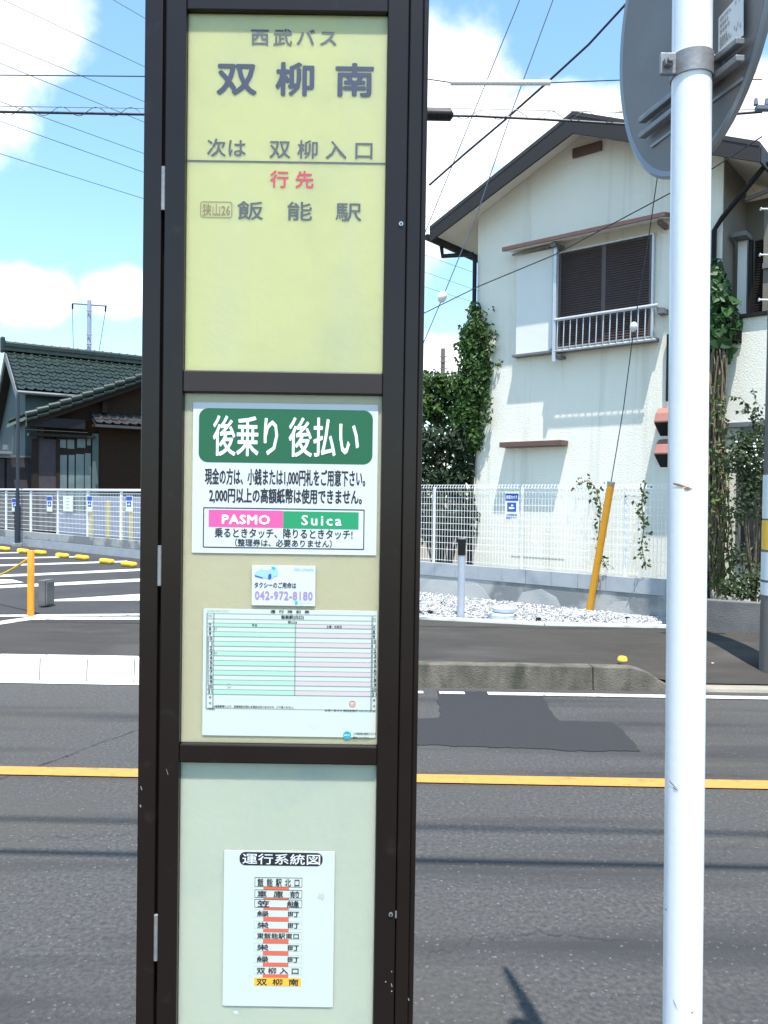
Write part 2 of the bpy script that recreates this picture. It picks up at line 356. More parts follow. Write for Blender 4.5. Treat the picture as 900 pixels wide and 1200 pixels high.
# kerbs
def kerb(name, mat, X0, X1, n, y0, label, top=.21, taper=False, group=None):
    t = thing(name, label, 'kerb', ((X0 + X1) / 2, y0 + rd((X0 + X1) / 2), 0))
    cuts = [X0 + (X1 - X0) * i / n for i in range(n + 1)]
    if taper: cuts[-2] = G(692, 806).x
    for i in range(n):
        a = cuts[i] + .003; b = cuts[i + 1] - .003
        mb = MB(); prof = lambda X, h: [(X, y0 + rd(X), -.02), (X, y0 + rd(X) + .025, h), (X, y0 + rd(X) + .17, h), (X, y0 + rd(X) + .17, -.02)]
        st = [(a, top), (b, top)]
        if taper and i == n - 1: st = [(a, top), (a + (b - a) * .50, top - .004), (a + (b - a) * .62, top - .022), (a + (b - a) * .76, top - .065), (a + (b - a) * .9, top - .13), (b, .04)]
        vs = []; fs = []
        for X, h in st: vs += prof(X, h)
        for k in range(len(st) - 1):
            for e in range(4): fs.append((k * 4 + e, k * 4 + (e + 1) % 4, k * 4 + 4 + (e + 1) % 4, k * 4 + 4 + e))
        fs += [(3, 2, 1, 0), tuple(range(len(vs) - 4, len(vs)))]
        mb.add(vs, [f[::-1] for f in fs]).build('kerb_block', mat, t, bevel=.008)
    return t
xe = G(772, 800).x
kerb('kerb', 'concrete_old', -.9, xe, 3, KY, 'dark mossy concrete kerb on the far side of the road, its right end sloping down', .205, True)
kerb('kerb', 'concrete_new', -16.5, -.95, 36, KY, 'clean white concrete kerb in front of the parking lot entrance')
kerb('kerb', 'apron', xe + .01, xe + 14, 14, KY, 'flat dropped pale kerb of the driveway beside the white pole', .03)
kerb('kerb', 'concrete_new', -10, 10, 20, 1.83, 'near side kerb below the bus stop', .18)
# gutters and markings
strip('gutter', 'concrete_new', KY - .10, KY - .01, .006, -16, -.95, 12)
strip('road_marking', 'white_line', 6.845, 6.945, .008, .92, 40, 20)
strip('road_marking', 'white_line', 6.855, 6.935, .008, .50, .72, 2)
strip('road_marking', 'white_line', 6.855, 6.935, .008, -.6, .36, 4)
strip('road_marking', 'yellow_line', 4.70, 4.84, .008, -40, 40, 40)
def decal(name, mat, pts, z, jag=0.0):
    P = [G(x, y, z) for x, y in pts]
    if jag:
        Q = []
        for i, p in enumerate(P):
            q = P[(i + 1) % len(P)]; n = max(1, int((q - p).length / .05))
            for k in range(n):
                w = p.lerp(q, k / n); Q.append(w + Vector((random.uniform(-jag, jag), random.uniform(-jag, jag), 0)) * (1 if k else 0))
        P = Q
    for p in P: p.z = z
    mb = MB(); mb.add(P, [tuple(range(len(P)))[::-1]])
    return mb.build(name, mat, None, kind='structure')
PATCH = decal('road_patch', 'patch', [(470, 872), (470, 843), (516, 841), (512, 810), (631, 811), (655, 845), (716, 846), (732, 858), (750, 880), (664, 880), (647, 878)], .004, .012)
_m = PATCH.data; _vs = [v.co.copy() for v in _m.vertices]
bpy.data.objects.remove(PATCH); mb = MB(); mb.prism([(v.x, v.y, .006) for v in _vs], (0, 0, -.02)); mb.build('road_patch', 'patch', None, kind='structure')
def crack(pts, z=.006, w=.008):
    P = [G(x, y, z) for x, y in pts]; Q = []
    for i in range(len(P) - 1):
        for k in range(10): Q.append(P[i].lerp(P[i + 1], k / 10) + Vector((0, random.uniform(-.03, .03), 0)))
    mb = MB(); vs = []; 
    for i, p in enumerate(Q):
        ww = w * random.uniform(.3, 1.2); vs += [(p.x, p.y - ww, z), (p.x, p.y + ww, z)]
    mb.add(vs, [(2 * i, 2 * i + 2, 2 * i + 3, 2 * i + 1) for i in range(len(Q) - 1)]).build('road_crack', 'gap', None, kind='structure')
for cp_ in ([(488, 905), (600, 903), (760, 906), (905, 910)], [(0, 985), (90, 980), (165, 976)], [(500, 1120), (560, 1098), (640, 1092), (760, 1100)], [(830, 1010), (870, 985), (905, 978)]): crack(cp_, w=.0014)
crack([(-60, 930), (60, 893), (110, 873), (168, 852), (260, 835)])
for pts in ([(-80, 648.5), (22, 647), (22, 648), (-80, 650)], [(-80, 655), (90, 651.8), (90, 653), (-80, 656.6)], [(-80, 664), (149, 657), (150, 658.6), (-80, 666)],
            [(-80, 676), (40, 672), (172, 666), (172, 668.5), (40, 674.5), (-80, 679)], [(-80, 690), (172, 677.6), (172, 681), (-80, 693)],
            [(54, 703), (172, 695.5), (172, 703.5), (54, 704.6)], [(-80, 721), (172, 719), (172, 721), (-80, 723.4)], [(-80, 739), (36, 722.6), (172, 722.8), (172, 726), (38, 726), (-80, 744)],
            [(-40, 679), (14, 679), (28, 682.5), (-40, 686)]):
    decal('parking_line', 'white_line', pts, ZL + .005)

# gravel strip along the wall
g0, g1, g2 = G(470, 724, ZL), G(638, 732.5, ZL), G(790, 735.5, ZL)
WN = Vector((.636, .771, 0)).normalized(); WU = Vector((.771, -.636, 0)).normalized()      # across / along the boundary wall
WC = 9.87                                                                                  # wall face: WN.p = WC
def wl(u, d, z): return WU * u + WN * (WC + d) + UP * z
def wu(px, py): return PL(px, py, WN, WC).dot(WU)
edge = MB()
for p, q in ((Vector((-1.0, 9.9, 0)), g0), (g0, g1), (g1, g2)):
    d = (q - p); d.z = 0; d.normalize(); nn = Vector((-d.y, d.x, 0)); edge.frame((p.x, p.y, 0), d, nn, UP, (0, -.05, .15), ((q - p).length, .03, .222))
setp(edge.build('gravel_edging', 'concrete_new', None, bevel=.004), 'thin white edging strip between the pavement and the white gravel', 'edging')
gp = [Vector((-1.0, 9.95, 0)), g0, g1, g2, PL(775, 726, WN, WC), wl(-11, 0, 0), ]
gb = MB(); gb.add([(p.x, p.y, ZL + .012) for p in [Vector((-1.0, 9.95, 0)), g0, g1, g2] + [wl(wu(800, 730), 0, 0), wl(wu(800, 730) - 5.2, 0, 0)]], [(0, 1, 2, 3, 4, 5)])
gb.build('gravel_bed', 'concrete_wall', None, kind='structure')
def front_y(X): 
    if X < g0.x: return 9.93
    if X < g1.x: return g0.y + (g1.y - g0.y) * (X - g0.x) / (g1.x - g0.x)
    return g1.y + (g2.y - g1.y) * (X - g1.x) / (g2.x - g1.x)
ico = bmesh.new(); bmesh.ops.create_icosphere(ico, subdivisions=1, radius=1.0)
IV = [v.co.copy() for v in ico.verts]; IF = [tuple(v.index for v in f.verts) for f in ico.faces]; ico.free()
st = MB(); n = 0
while n < 6800:
    X = random.uniform(-.1, 3.6); yb = (WC - .636 * X) / .771; yf = front_y(X) + .03
    if yb <= yf: continue
    Y = yf + (yb - yf) * random.random() ** 1.2
    r = random.uniform(.009, .020); rot = Matrix.Rotation(random.uniform(0, 6.3), 3, Vector((random.random(), random.random(), random.random() + .1)).normalized())
    sx, sy, sz = random.uniform(.7, 1.2), random.uniform(.7, 1.2), random.uniform(.5, .8)
    heap = .03 * smooth01((Y - yf) / .4)
    c = Vector((X, Y, ZL + .012 + heap * random.uniform(.5, 1) + r * .4))
    st.add([c + rot @ Vector((v.x * sx * r, v.y * sy * r, v.z * sz * r)) for v in IV], IF); n += 1
st.build('gravel', 'stone', None, kind='stuff')
for (px, py, rr) in ((504, 719, .035), (519, 708, .03), (631, 727, .032), (735, 726, .03), (493, 719, .02)):
    p = G(px, py, ZL + .03); s = MB()
    s.add([p + Vector((v.x * rr * 1.3, v.y * rr, v.z * rr * .6 + .02)) for v in IV], IF)
    setp(s.build('dark_stone', 'black_metal', None), 'small dark stone lying on the white gravel', 'stone', 'dark stones on the white gravel')

# ================================================================== BUS STOP SIGN
YS = 1.2
LEAN = 0.0035
SZ0 = .19
def S(px, py):                                  # photo point -> (x, z) on the sign's own upright front
    p = A(px, py, YS); return (p.x - LEAN * (p.z - SZ0), p.z)
PX = YS / FP
sg = thing('bus_stop_sign', 'tall dark bronze bus stop sign box with three pale panels and notices', 'bus stop sign', (-.157, YS, SZ0))
sg.rotation_euler = (0, LEAN, 0)
OL, GL, GR, PL_, PR_, GV, OR_ = -.3752, -.3472, -.3418, -.3117, -.0102, .0213, .0478
TOPZ, BOTZ = 2.75, .30
mb = MB(); mb.box(OL, OR_, 1.218, 1.33, BOTZ, TOPZ); mb.build('case', 'bronze', sg, bevel=.003)
mb = MB(); mb.box(OL, GL, 1.203, 1.218, BOTZ, TOPZ); mb.build('side_post', 'bronze', sg, bevel=.0025)
mb = MB(); mb.box(GV + .0012, OR_ - .005, 1.203, 1.218, BOTZ, TOPZ); mb.build('side_post', 'bronze', sg, bevel=.0025)
mb = MB(); mb.box(OR_ - .0048, OR_ + .0035, 1.2085, 1.3, BOTZ, TOPZ); mb.build('edge_trim', 'bronze', sg, bevel=.002)
zt = S(330, 12)[1]; zb1a, zb1b = S(333, 435)[1], S(333, 461)[1]; zb2a, zb2b = S(325, 874)[1], S(325, 896)[1]
mb = MB(); mb.box(GR, PL_, 1.2, 1.218, BOTZ, TOPZ); mb.build('door_stile', 'bronze', sg, bevel=.002)
mb = MB(); mb.box(PR_, GV, 1.2, 1.218, BOTZ, TOPZ); mb.build('door_stile', 'bronze', sg, bevel=.002)
for z0, z1 in ((zt, TOPZ), (zb1b, zb1a), (zb2b, zb2a), (BOTZ, BOTZ + .05)):
    mb = MB(); mb.box(PL_ + .0003, PR_ - .0003, 1.2013, 1.218, z0, z1); mb.build('cross_rail', 'rail_sunlit' if abs(z0 - zb1b) < .01 else 'bronze', sg, bevel=.002)
mb = MB(); mb.box(-.25, -.06, 1.23, 1.31, .17, BOTZ); mb.build('pedestal', 'bronze', sg, bevel=.004)
mb = MB(); mb.box(-.36, .05, 1.17, 1.37, .165, .195); mb.build('base_plate', 'galv', sg, bevel=.004)
YP = 1.2105
panels = {}
for nm, z0, z1 in (('acr_top', zb1a, zt), ('acr_mid', zb2a, zb1b), ('acr_low', BOTZ + .05, zb2b)):
    mb = MB(); mb.box(PL_ + .0005, PR_ - .0005, YP, YP + .004, z0 + .0005, z1 - .0005)
    panels[nm] = mb.build('panel', nm, sg, label={'acr_top': 'yellow panel with the stop name', 'acr_mid': 'cream panel with three notices', 'acr_low': 'pale green panel with a route chart'}[nm])
for y0, y1 in ((195, 246), (640, 687), (1074, 1127)):
    xa, za = S(191, y0); xb, zb = S(188, y1); xm = (GL + GR) / 2
    mb = MB(); mb.tube([(xm, 1.2032, za), (xm, 1.2032, zb)], .0034, 10); mb.build('hinge', 'galv', sg, smooth=True)
for px, py in ((470, 262), (458, 1071)):
    x, z = S(px, py); mb = MB(); mb.tube([(x, 1.202, z), (x, 1.1985, z)], .0033, 14); sc = mb.build('lock', 'steel', sg, smooth=True)
    mb = MB(); mb.tube([(x, 1.1984, z), (x, 1.1978, z)], .0014, 10); mb.build('keyhole', 'gap', sc)
x, z = S(464, 1071); mb = MB(); mb.box(x - .0012, x + .0012, 1.1985, 1.2005, z - .005, z + .005); mb.build('latch', 'steel', sg)
# scratches on the stiles
for px, py, w, h in ((459, 1138, 2, 3), (459, 1154, 2, 8), (452, 1150, 3, 3), (459, 1161, 3, 3), (479, 1172, 2, 6), (165, 925, 2, 9), (164, 946, 3, 6), (196, 905, 1, 14)):
    x, z = S(px, py); yy = 1.1996 if GR < x < GV else 1.2026
    mb = MB(); mb.frame((x, yy, z), (math.cos(.3), 0, .3), (0, 1, 0), (-.3, 0, math.cos(.3)), (-w * PX / 4, 0, -h * PX / 4), (w * PX / 4, .0002, h * PX / 4))
    mb.build('scratch', 'scuff', sg)
AX = Vector((1, 0, 0))
def ln(parent, mat, body, x0, y0, x1, y1, y=YP - .0004, bold=0.0, spacing=1.0, tilt=True, name='lettering', lab=None):
    x, z = S((x0 + x1) / 2, (y0 + y1) / 2); w = (x1 - x0) * PX; h = (y1 - y0) * PX
    if tilt: h = max(h - w * .014, h * .5)
    mb = MB(); write(mb, body, Vector((x, y, z)), AX, UP, w, h, bold, spacing)
    return mb.build(name, mat, parent)
pt = panels['acr_top']
ln(pt, 'ink_blue2', '西武バス', 293.2, 28.8, 393.4, 50, bold=.018, spacing=1.3)
ln(pt, 'ink_blue', '双柳南', 253, 67.5, 437, 109.5, bold=.026, spacing=1.84)
ln(pt, 'ink_blue2', '次は', 241, 159, 286.5, 181, bold=.012)
ln(pt, 'ink_blue2', '双柳入口', 315, 160, 436, 183.5, bold=.012, spacing=1.5)
ln(pt, 'ink_red', '行先', 315.5, 196.5, 366.5, 217.5, bold=.016, spacing=1.6)
ln(pt, 'ink_blue2', '飯能駅', 277, 232.5, 423, 256.5, bold=.010, spacing=2.6)
ln(pt, 'ink_brown', '狭山26', 235.5, 236, 268, 250.5, bold=.004)
def bar(parent, mat, x0, y0, x1, y1, y=YP - .0003, name='rule', th=.0002):
    a = S(x0, y0); b = S(x1, y1); mb = MB(); mb.box(min(a[0], b[0]), max(a[0], b[0]), y, y + th, min(a[1], b[1]), max(a[1], b[1])); return mb.build(name, mat, parent)
xl, zl = S(336, 186.7); mb = MB(); mb.box(PL_ + .001, PR_ - .001, YP - .0004, YP - .0002, zl - .0013, zl + .0013); mb.build('rule', 'ink_blue2', pt)
def outline_box(parent, mat, x0, x1, z0, z1, y, w, r=None, name='frame_line'):
    mb = MB(); o = rounded(x0, x1, z0, z1, r or w * 1.01, 5); i = rounded(x0 + w, x1 - w, z0 + w, z1 - w, max((r or w * 1.01) - w, w * .02), 5); k = len(o)
    mb.add([(p[0], y, p[1]) for p in o] + [(p[0], y, p[1]) for p in i], [(a, (a + 1) % k, k + (a + 1) % k, k + a) for a in range(k)])
    return mb.build(name, mat, parent)
(x0, z1), (x1, z0) = S(233, 233), S(270.5, 253.2)
outline_box(pt, 'ink_brown', x0, x1, z0 + .0004, z1 - .0004, YP - .0004, .0012, .004)
# ---- fare notice
pmid = panels['acr_mid']
def sheet(name, mat, parent, cx, cy, w, h, y, th=.0006, label=None, r=.0015):
    x, z = S(cx, cy); mb = MB(); mb.prism([(p[0], y, p[1]) for p in rounded(x - w / 2, x + w / 2, z - h / 2, z + h / 2, r, 3)], (0, th, 0))
    o = mb.build(name, mat, parent); 
    if label: o['label'] = label
    return o
pa = sheet('fare_notice', 'paper', sg, 333, 561, .2815, .2290, YP - .0012, .001, 'white notice with a green heading about paying on leaving')
yA = YP - .0014
def pad(parent, mat, x0, y0, x1, y1, y, r=.0004, name='colour_band'):
    x, z = S((x0 + x1) / 2, (y0 + y1) / 2); w = (x1 - x0) * PX / 2; h = ((y1 - y0) * PX - (x1 - x0) * PX * .014) / 2
    mb = MB(); q = rounded(x - w, x + w, z - h, z + h, r, 6); mb.add([(p[0], y, p[1]) for p in q], [tuple(range(len(q)))]); return mb.build(name, mat, parent)
pad(pa, 'ink_green', 231.5, 477.5, 436.5, 544, yA, .014, 'header_band')
ln(pa, 'ink_white', '後乗り', 248, 486, 325, 535, yA - .0003, bold=.020)
ln(pa, 'ink_white', '後払い', 337.5, 488, 420.5, 536, yA - .0003, bold=.020)
ln(pa, 'ink_black', '現金の方は、小銭または1,000円札をご用意下さい。', 238.5, 548, 428, 571, yA, bold=.040)
ln(pa, 'ink_black', '2,000円以上の高額紙幣は使用できません。', 243.5, 571, 424, 592, yA, bold=.040)
(x0, z1), (x1, z0) = S(236.5, 593.5), S(426.5, 645)
outline_box(pa, 'ink_black', x0, x1, z0 + .0005, z1 - .0015, yA, .0016)
pad(pa, 'ink_pink', 243, 597.5, 331, 619, yA); pad(pa, 'ink_green2', 331, 599, 420, 620.5, yA)
ln(pa, 'ink_white', 'PASMO', 258.5, 603, 315.5, 615.5, yA - .0002, bold=.035, spacing=1.08)
ln(pa, 'ink_white', 'Suica', 352.5, 603.5, 400, 616.5, yA - .0002, bold=.022, spacing=1.3)
ln(pa, 'ink_black', '乗るときタッチ、降りるときタッチ!', 250, 618.5, 413, 632.5, yA, bold=.020)
ln(pa, 'ink_black', '（整理券は、必要ありません）', 274, 631.5, 388.5, 642.2, yA, bold=.018)
# ---- taxi card
tx = sheet('taxi_card', 'paper', sg, 331.5, 687, .0968, .0612, YP - .0022, .0015, 'small white taxi card with a pale blue car picture and telephone number')
yB = YP - .0025
ln(tx, 'ink_black', 'タクシーのご用命は', 297, 682.8, 346.5, 690, yB, bold=.022, tilt=False)
ln(tx, 'ink_lilac', '042-972-8180', 297.5, 693.5, 366, 703.8, yB, bold=.03, spacing=1.1, tilt=False)
ln(tx, 'ink_lblue', 'Seibu Limousine', 344.5, 665.2, 366.8, 669.2, yB, bold=.01, tilt=False)
bar(tx, 'ink_cyan', 344.8, 705, 348.2, 709, yB, 'company_mark'); ln(tx, 'ink_lblue', '西武ハイヤー', 349.5, 706, 365, 708.8, yB, tilt=False)
def art(parent, mat, pts, y, name):
    mb = MB(); P = [S(285 + x / 10, 655 + yy / 10) for x, yy in pts]
    a = sum(P[i][0] * P[(i + 1) % len(P)][1] - P[(i + 1) % len(P)][0] * P[i][1] for i in range(len(P)))
    if a < 0: P = P[::-1]
    mb.add([(p[0], y, p[1]) for p in P], [tuple(range(len(P)))]); return mb.build(name, mat, parent)
art(tx, 'ink_lblue', [(120, 185), (150, 150), (195, 130), (240, 100), (300, 88), (360, 95), (395, 125), (402, 165), (395, 205), (350, 215), (325, 245), (285, 250), (262, 232), (215, 232), (130, 215)], yB, 'car_picture')
art(tx, 'ink_white', [(205, 132), (245, 106), (300, 95), (330, 108), (290, 140)], yB - .0001, 'car_picture')
art(tx, 'ink_sign', [(125, 195), (215, 222), (222, 236), (130, 212)], yB - .0001, 'car_picture')
art(tx, 'ink_sign', [(285, 195), (305, 178), (322, 190), (322, 230), (300, 248), (283, 240)], yB - .0001, 'car_picture')
art(tx, 'ink_cyan', [(318, 102), (352, 98), (376, 118), (345, 140)], yB - .0001, 'car_picture')
# ---- timetable sheet
def T(px, py): return S(px, py + .0150 * (px - 240))
tt = sheet('timetable_sheet', 'paper_mint', sg, 338.5, 790.5, .2655, .1945, YP - .0012, .0009, 'pale timetable sheet with mint and rose rows')
yC = YP - .0014
def trow(parent, mat, x0, y0, x1, y1, y=yC, mb=None, name='row_shading'):
    (a, za), (b, zb) = T(x0, y0), T(x1, y1); zb = T(x0, y1)[1]; own = mb is None; mb = mb or MB()
    mb.box(a, b, y, y + .0001, zb, za); 
    return mb.build(name, mat, parent) if own else mb
rows = [735.4 + 5.69 * k for k in range(15)]
mint = MB(); rose = MB(); lines = MB()
for mbx, xx0, xx1 in ((mint, 248.5, 345), (rose, 345, 435.5)):
    trow(tt, None, xx0, 731, xx1, 735.4, mb=mbx)
    for k in range(1, 14, 2): trow(tt, None, xx0, rows[k], xx1, rows[k + 1], mb=mbx)
mint.build('mint_shading', 'ink_mint', tt); rose.build('rose_shading', 'ink_rose', tt)
for yy in [719.7, 726, 731] + rows + [831.5]: trow(tt, None, 240.6, yy - .22, 441, yy + .22, yC - .0002, lines)
for xx in (240.6, 248.5, 345, 435.5): trow(tt, None, xx - .2, 719.7 if xx != 345 else 731, xx + .2, 831.5 if xx != 345 else 815, yC - .0002, lines)
lines.build('table_lines', 'ink_line', tt)
def tl(parent, mat, body, cx, cy, w, h, y=yC - .0002, bold=.0, spacing=1.0, mb=None):
    x, z = T(cx, cy); own = mb is None; mb = mb or MB(); write(mb, body, Vector((x, y, z)), AX, UP, w * PX, h * PX, bold, spacing)
    return mb.build('lettering', mat, parent) if own else mb
hrs = MB()
for k in range(14):
    for cx in (244.6, 438.2):
        b = str(8 + k); tl(tt, None, b, cx, (rows[k] + rows[k + 1]) / 2, 2.6 if len(b) == 1 else 5.4, 4.2, bold=.012, mb=hrs)
for cx in (244.6, 438.2):
    tl(tt, None, '行先', cx, 723, 4.6, 2.6, mb=hrs); tl(tt, None, '時', cx, 733, 3.2, 3.2, mb=hrs); tl(tt, None, '備', cx, 819, 3, 3, mb=hrs); tl(tt, None, '考', cx, 826, 3, 3, mb=hrs)
hrs.build('hour_lettering', 'ink_black', tt)
tl(tt, 'ink_black', '運行時刻表', 339, 716.2, 46, 3.8, bold=.02, spacing=2.3)
tl(tt, 'ink_black', '飯能駅(北口)', 342, 723, 27, 5.0, bold=.03)
tl(tt, 'ink_black', '狭山26', 342, 728.6, 11, 3.4, bold=.02)
tl(tt, 'ink_black', '平日', 297, 733.2, 6, 3.2, bold=.012); tl(tt, 'ink_black', '土曜・日祝日', 391, 733.2, 18, 3.4, bold=.012)
tl(tt, 'ink_line', '2019年10月1日改正', 254, 716.8, 26, 2.6)
tl(tt, 'ink_black', '51', 251, 738.2, 3.0, 2.6); tl(tt, 'ink_black', '51', 251, 766.7, 3.0, 2.6)
tl(tt, 'ink_black', '※道路事情により、発車時刻が変わる場合がありますので、ご了承ください。', 296, 829.3, 95, 2.9, bold=.012)
tl(tt, 'ink_black', 'お問い合せは 飯能営業所 042-972-8180', 410, 831.6, 60, 2.3, bold=.01)
tl(tt, 'ink_black', 'この時刻表は', 245, 832.6, 11, 2.2, bold=.01)
def disc(parent, mat, cx, cy, r, y, name, r2=0):
    x, z = T(cx, cy); mb = MB(); n = 24; o = [(x + r * PX * math.cos(2 * math.pi * k / n), y, z + r * PX * math.sin(2 * math.pi * k / n)) for k in range(n)]
    if r2: mb.add(o + [(x + (p[0] - x) * r2, y, z + (p[2] - z) * r2) for p in o], [(k, (k + 1) % n, n + (k + 1) % n, n + k) for k in range(n)])
    else: mb.add(o, [tuple(range(n))])
    return mb.build(name, mat, parent)
disc(tt, 'ink_orange', 412.6, 823.8, 3.9, yC - .0001, 'round_stamp', .78); tl(tt, 'ink_orange', 'バス', 412.6, 824, 4.6, 2.4, bold=.01)
disc(tt, 'ink_teal', 406.5, 861, 4.8, yC, 'round_mark'); tl(tt, 'ink_white', 'NOC', 406.5, 861, 7, 2.2, yC - .0002, bold=.02)
tl(tt, 'ink_black', 'この時刻表は専用アプリで', 427, 858.6, 27, 2.6, bold=.012); tl(tt, 'ink_black', '確認してください', 423, 863.4, 20, 2.6, bold=.012)
# ---- route chart
plow = panels['acr_low']
rc = sheet('route_chart', 'paper_mint', sg, 325.5, 1092.5, .170, .2415, YP - .0012, .0009, 'white route chart sheet listing ten stops')
yD = YP - .0014
pad(rc, 'ink_black', 279, 1001.3, 378, 1018.6, yD, .0088, 'header_band')
ln(rc, 'ink_white', '運行系統図', 282.5, 1003, 375, 1017, yD - .0002, bold=.006, spacing=1.0)
def rz(y): return 1000 + y / 6.315
rowsR = [(198, 270, '飯能駅北口', 1.9), (290, 352, '車庫前', 2.2), (362, 425, '笠縫', 3.6), (440, 495, '緑町', 4.0), (525, 582, '栄町', 4.0), (605, 660, '東飯能駅東口', 1.0),
         (690, 748, '栄町', 4.0), (778, 835, '緑町', 4.0), (862, 922, '双柳入口', 1.55), (945, 1008, '双柳南', 1.9)]
reds = MB()
for k, (ya, yb, body, sp) in enumerate(rowsR):
    sh = -k * .12; x0p, x1p = 297.4 + sh, 353.4 + sh
    (xa, za), (xb, zb) = S(x0p, rz(ya)), S(x1p, rz(yb) + .5)
    if k < 9: outline_box(rc, 'ink_black' if k < 3 else 'ink_line', xa, xb, zb, za, yD, .0007 if k < 3 else .00025)
    else: pad(rc, 'ink_gold', x0p, rz(ya), x1p, rz(yb) + .6, yD, name='row_shading')
    ww = 25 if len(body) in (2, 3) else 25.5
    ln(rc, 'ink_black', body, x0p + 3, rz(ya) + 1.0, x1p - 3, rz(yb) - .2, yD - .0002, bold=.016, spacing=sp)
    if k < 9:
        (xa, za), (xb, zb) = S(307.7 + sh, rz(yb) - .2), S(337.9 + sh, rz(rowsR[k + 1][0]) + .6); reds.box(xa, xb, yD, yD + .0001, zb, za)
reds.build('connector_bars', 'ink_orange', rc)
# stains on the sheets and panels
def stain(parent, mat, px, py, w, h, y, n=14):
    x, z = S(px, py); mb = MB(); q = []
    for k in range(n):
        a = 2 * math.pi * k / n; rr = random.uniform(.55, 1.1); q.append((x + math.cos(a) * w * PX * rr, y, z + math.sin(a) * h * PX * rr))
    mb.add(q, [tuple(range(n))]); mb.build('stain', mat, parent)
M['stain'] = pm('grey_stain', (.40, .47, .42), (.5, .57, .5), 60, .8); M['stain2'] = pm('pale_stain', (.56, .64, .58), rough=.8)
stain(rc, 'stain', 376, 1054, 5, 5, yD); stain(rc, 'stain2', 291, 1146, 3, 3, yD); stain(tt, 'stain', 267, 805, 3, 3.4, yC - .0002); stain(tt, 'stain2', 365, 852, 8, 4, yC + .0001)
stain(plow, 'stain2', 275, 1192, 4, 3, YP - .0002)

# ================================================================== TRAFFIC MIRROR POLE
YPole = 1.58
pb0, pb1 = A(811.5, 0, YPole), A(799.5, 1200, YPole)
dirp = (pb0 - pb1).normalized()
base = pb1 + dirp * ((.17 - pb1.z) / dirp.z); topp = base + dirp * 2.95
RP = .0378
mr = thing('traffic_mirror', 'glossy white steel pole carrying a round grey backed traffic mirror', 'traffic mirror', base)
mb = MB(); mb.tube([base, base.lerp(topp, .5), topp], RP, 40); mb.tube([topp, topp + dirp * .02], [RP, RP * .6], 40); mb.build('pole', 'white_pole', mr, smooth=True)
def at_pole(py): q = A(800, py, YPole).z; return base + dirp * ((q - base.z) / dirp.z)
# mirror plate
aa, ta = R(10), R(-3)
mn = Vector((math.cos(aa) * math.cos(ta), math.sin(aa) * math.cos(ta), -math.sin(ta))); mh = Vector((-math.sin(aa), math.cos(aa), 0)); mv = mn.cross(mh)
mc = Vector((.603, 1.58, 2.8)) + mn * .045 + mh * .120 + mv * -.060
MR = .298; MV = 1.13
def dish(prof, seg=64):
    vs = []; fs = []
    for r_, d_ in prof:
        for k in range(seg):
            a = 2 * math.pi * k / seg; vs.append(mc + (mh * math.cos(a) + mv * (MV * math.sin(a))) * r_ + mn * d_)
    for i in range(len(prof) - 1):
        for k in range(seg): fs.append((i * seg + k, i * seg + (k + 1) % seg, (i + 1) * seg + (k + 1) % seg, (i + 1) * seg + k))
    fs.append(tuple(range(seg))); return vs, fs
v_, f_ = dish([(.06, -.006), (.2, -.005), (MR - .016, -.002)]); mb = MB(); mb.add(v_, f_); mb.build('mirror_back', 'plate', mr, smooth=True)
v_, f_ = dish([(MR - .0158, -.0018), (MR - .006, -.005), (MR, -.001), (MR, .009), (MR - .012, .011)]); mb = MB(); mb.add(v_, f_[:-1]); mb.build('rim', 'plate_edge', mr, smooth=True)
v_, f_ = dish([(MR - .013, .0105), (.2, .018), (.1, .021), (.01, .022)]); mb = MB(); mb.add(v_, f_[:-1]); mb.build('mirror_face', 'mirror', mr, smooth=True)
def onm(px, py, d=-.012):
    return PL(px, py, mn, mn.dot(mc + mn * d))
def rail(pa, pb, w0, w1):
    a, b = onm(*pa), onm(*pb); d = (b - a).normalized(); s = mn.cross(d)
    mb = MB(); L_ = (b - a).length
    mb.frame(a, d, s, mn, (0, -w0, -.020), (L_, w0, -.001)); return mb
rail((757, 142), (874, 48), .006, 0).build('bracket_channel', 'galv', mr, bevel=.002)
rail((757, 160), (874, 68), .006, 0).build('bracket_channel', 'galv', mr, bevel=.002)
a, b = onm(764, 172, -.004), onm(872, 92, -.004); d = (b - a).normalized(); s = mn.cross(d)
mb = MB(); mb.frame(a, d, s, mn, (0, -.003, -.004), ((b - a).length, .003, 0)); mb.build('seam', 'plate_edge', mr)
cp = at_pole(80)
bk = onm(860, 66, -.02)
mb = MB(); mb.frame(cp, mn, mh, UP, (RP * .6, -.02, -.02), (.09, .02, .02)); mb.build('bracket_arm', 'galv', mr, bevel=.003)
cz0, cz1 = at_pole(93), at_pole(67)
mb = MB(); mb.tube([cz0, cz1], RP + .003, 40); mb.build('clamp_band', 'galv', mr, smooth=True)
l0 = cp + Vector((-RP - .012, -.012, 0)); mb = MB(); mb.box(l0.x - .018, l0.x + .013, l0.y - .006, l0.y + .004, cp.z - .021, cp.z + .021); mb.build('clamp_lug', 'galv', mr, bevel=.002)
mb = MB(); c_ = Vector((l0.x - .004, l0.y - .006, cp.z)); mb.tube([c_, c_ + Vector((0, -.012, 0))], .0105, 6); mb.tube([c_ + Vector((0, -.012, 0)), c_ + Vector((0, -.020, 0))], .006, 10); mb.build('bolt', 'scuff', mr)
st_ = [onm(*q, -.0125) for q in ((842.5, 21), (871.5, -12), (871.5, 41.5), (842, 62))]
mb = MB(); mb.prism(st_, -mn * .001); lb = mb.build('label_sticker', 'paper', mr)
e1_ = (st_[1] - st_[0]).normalized(); e2_ = (st_[0] - st_[3]).normalized(); mb = MB()
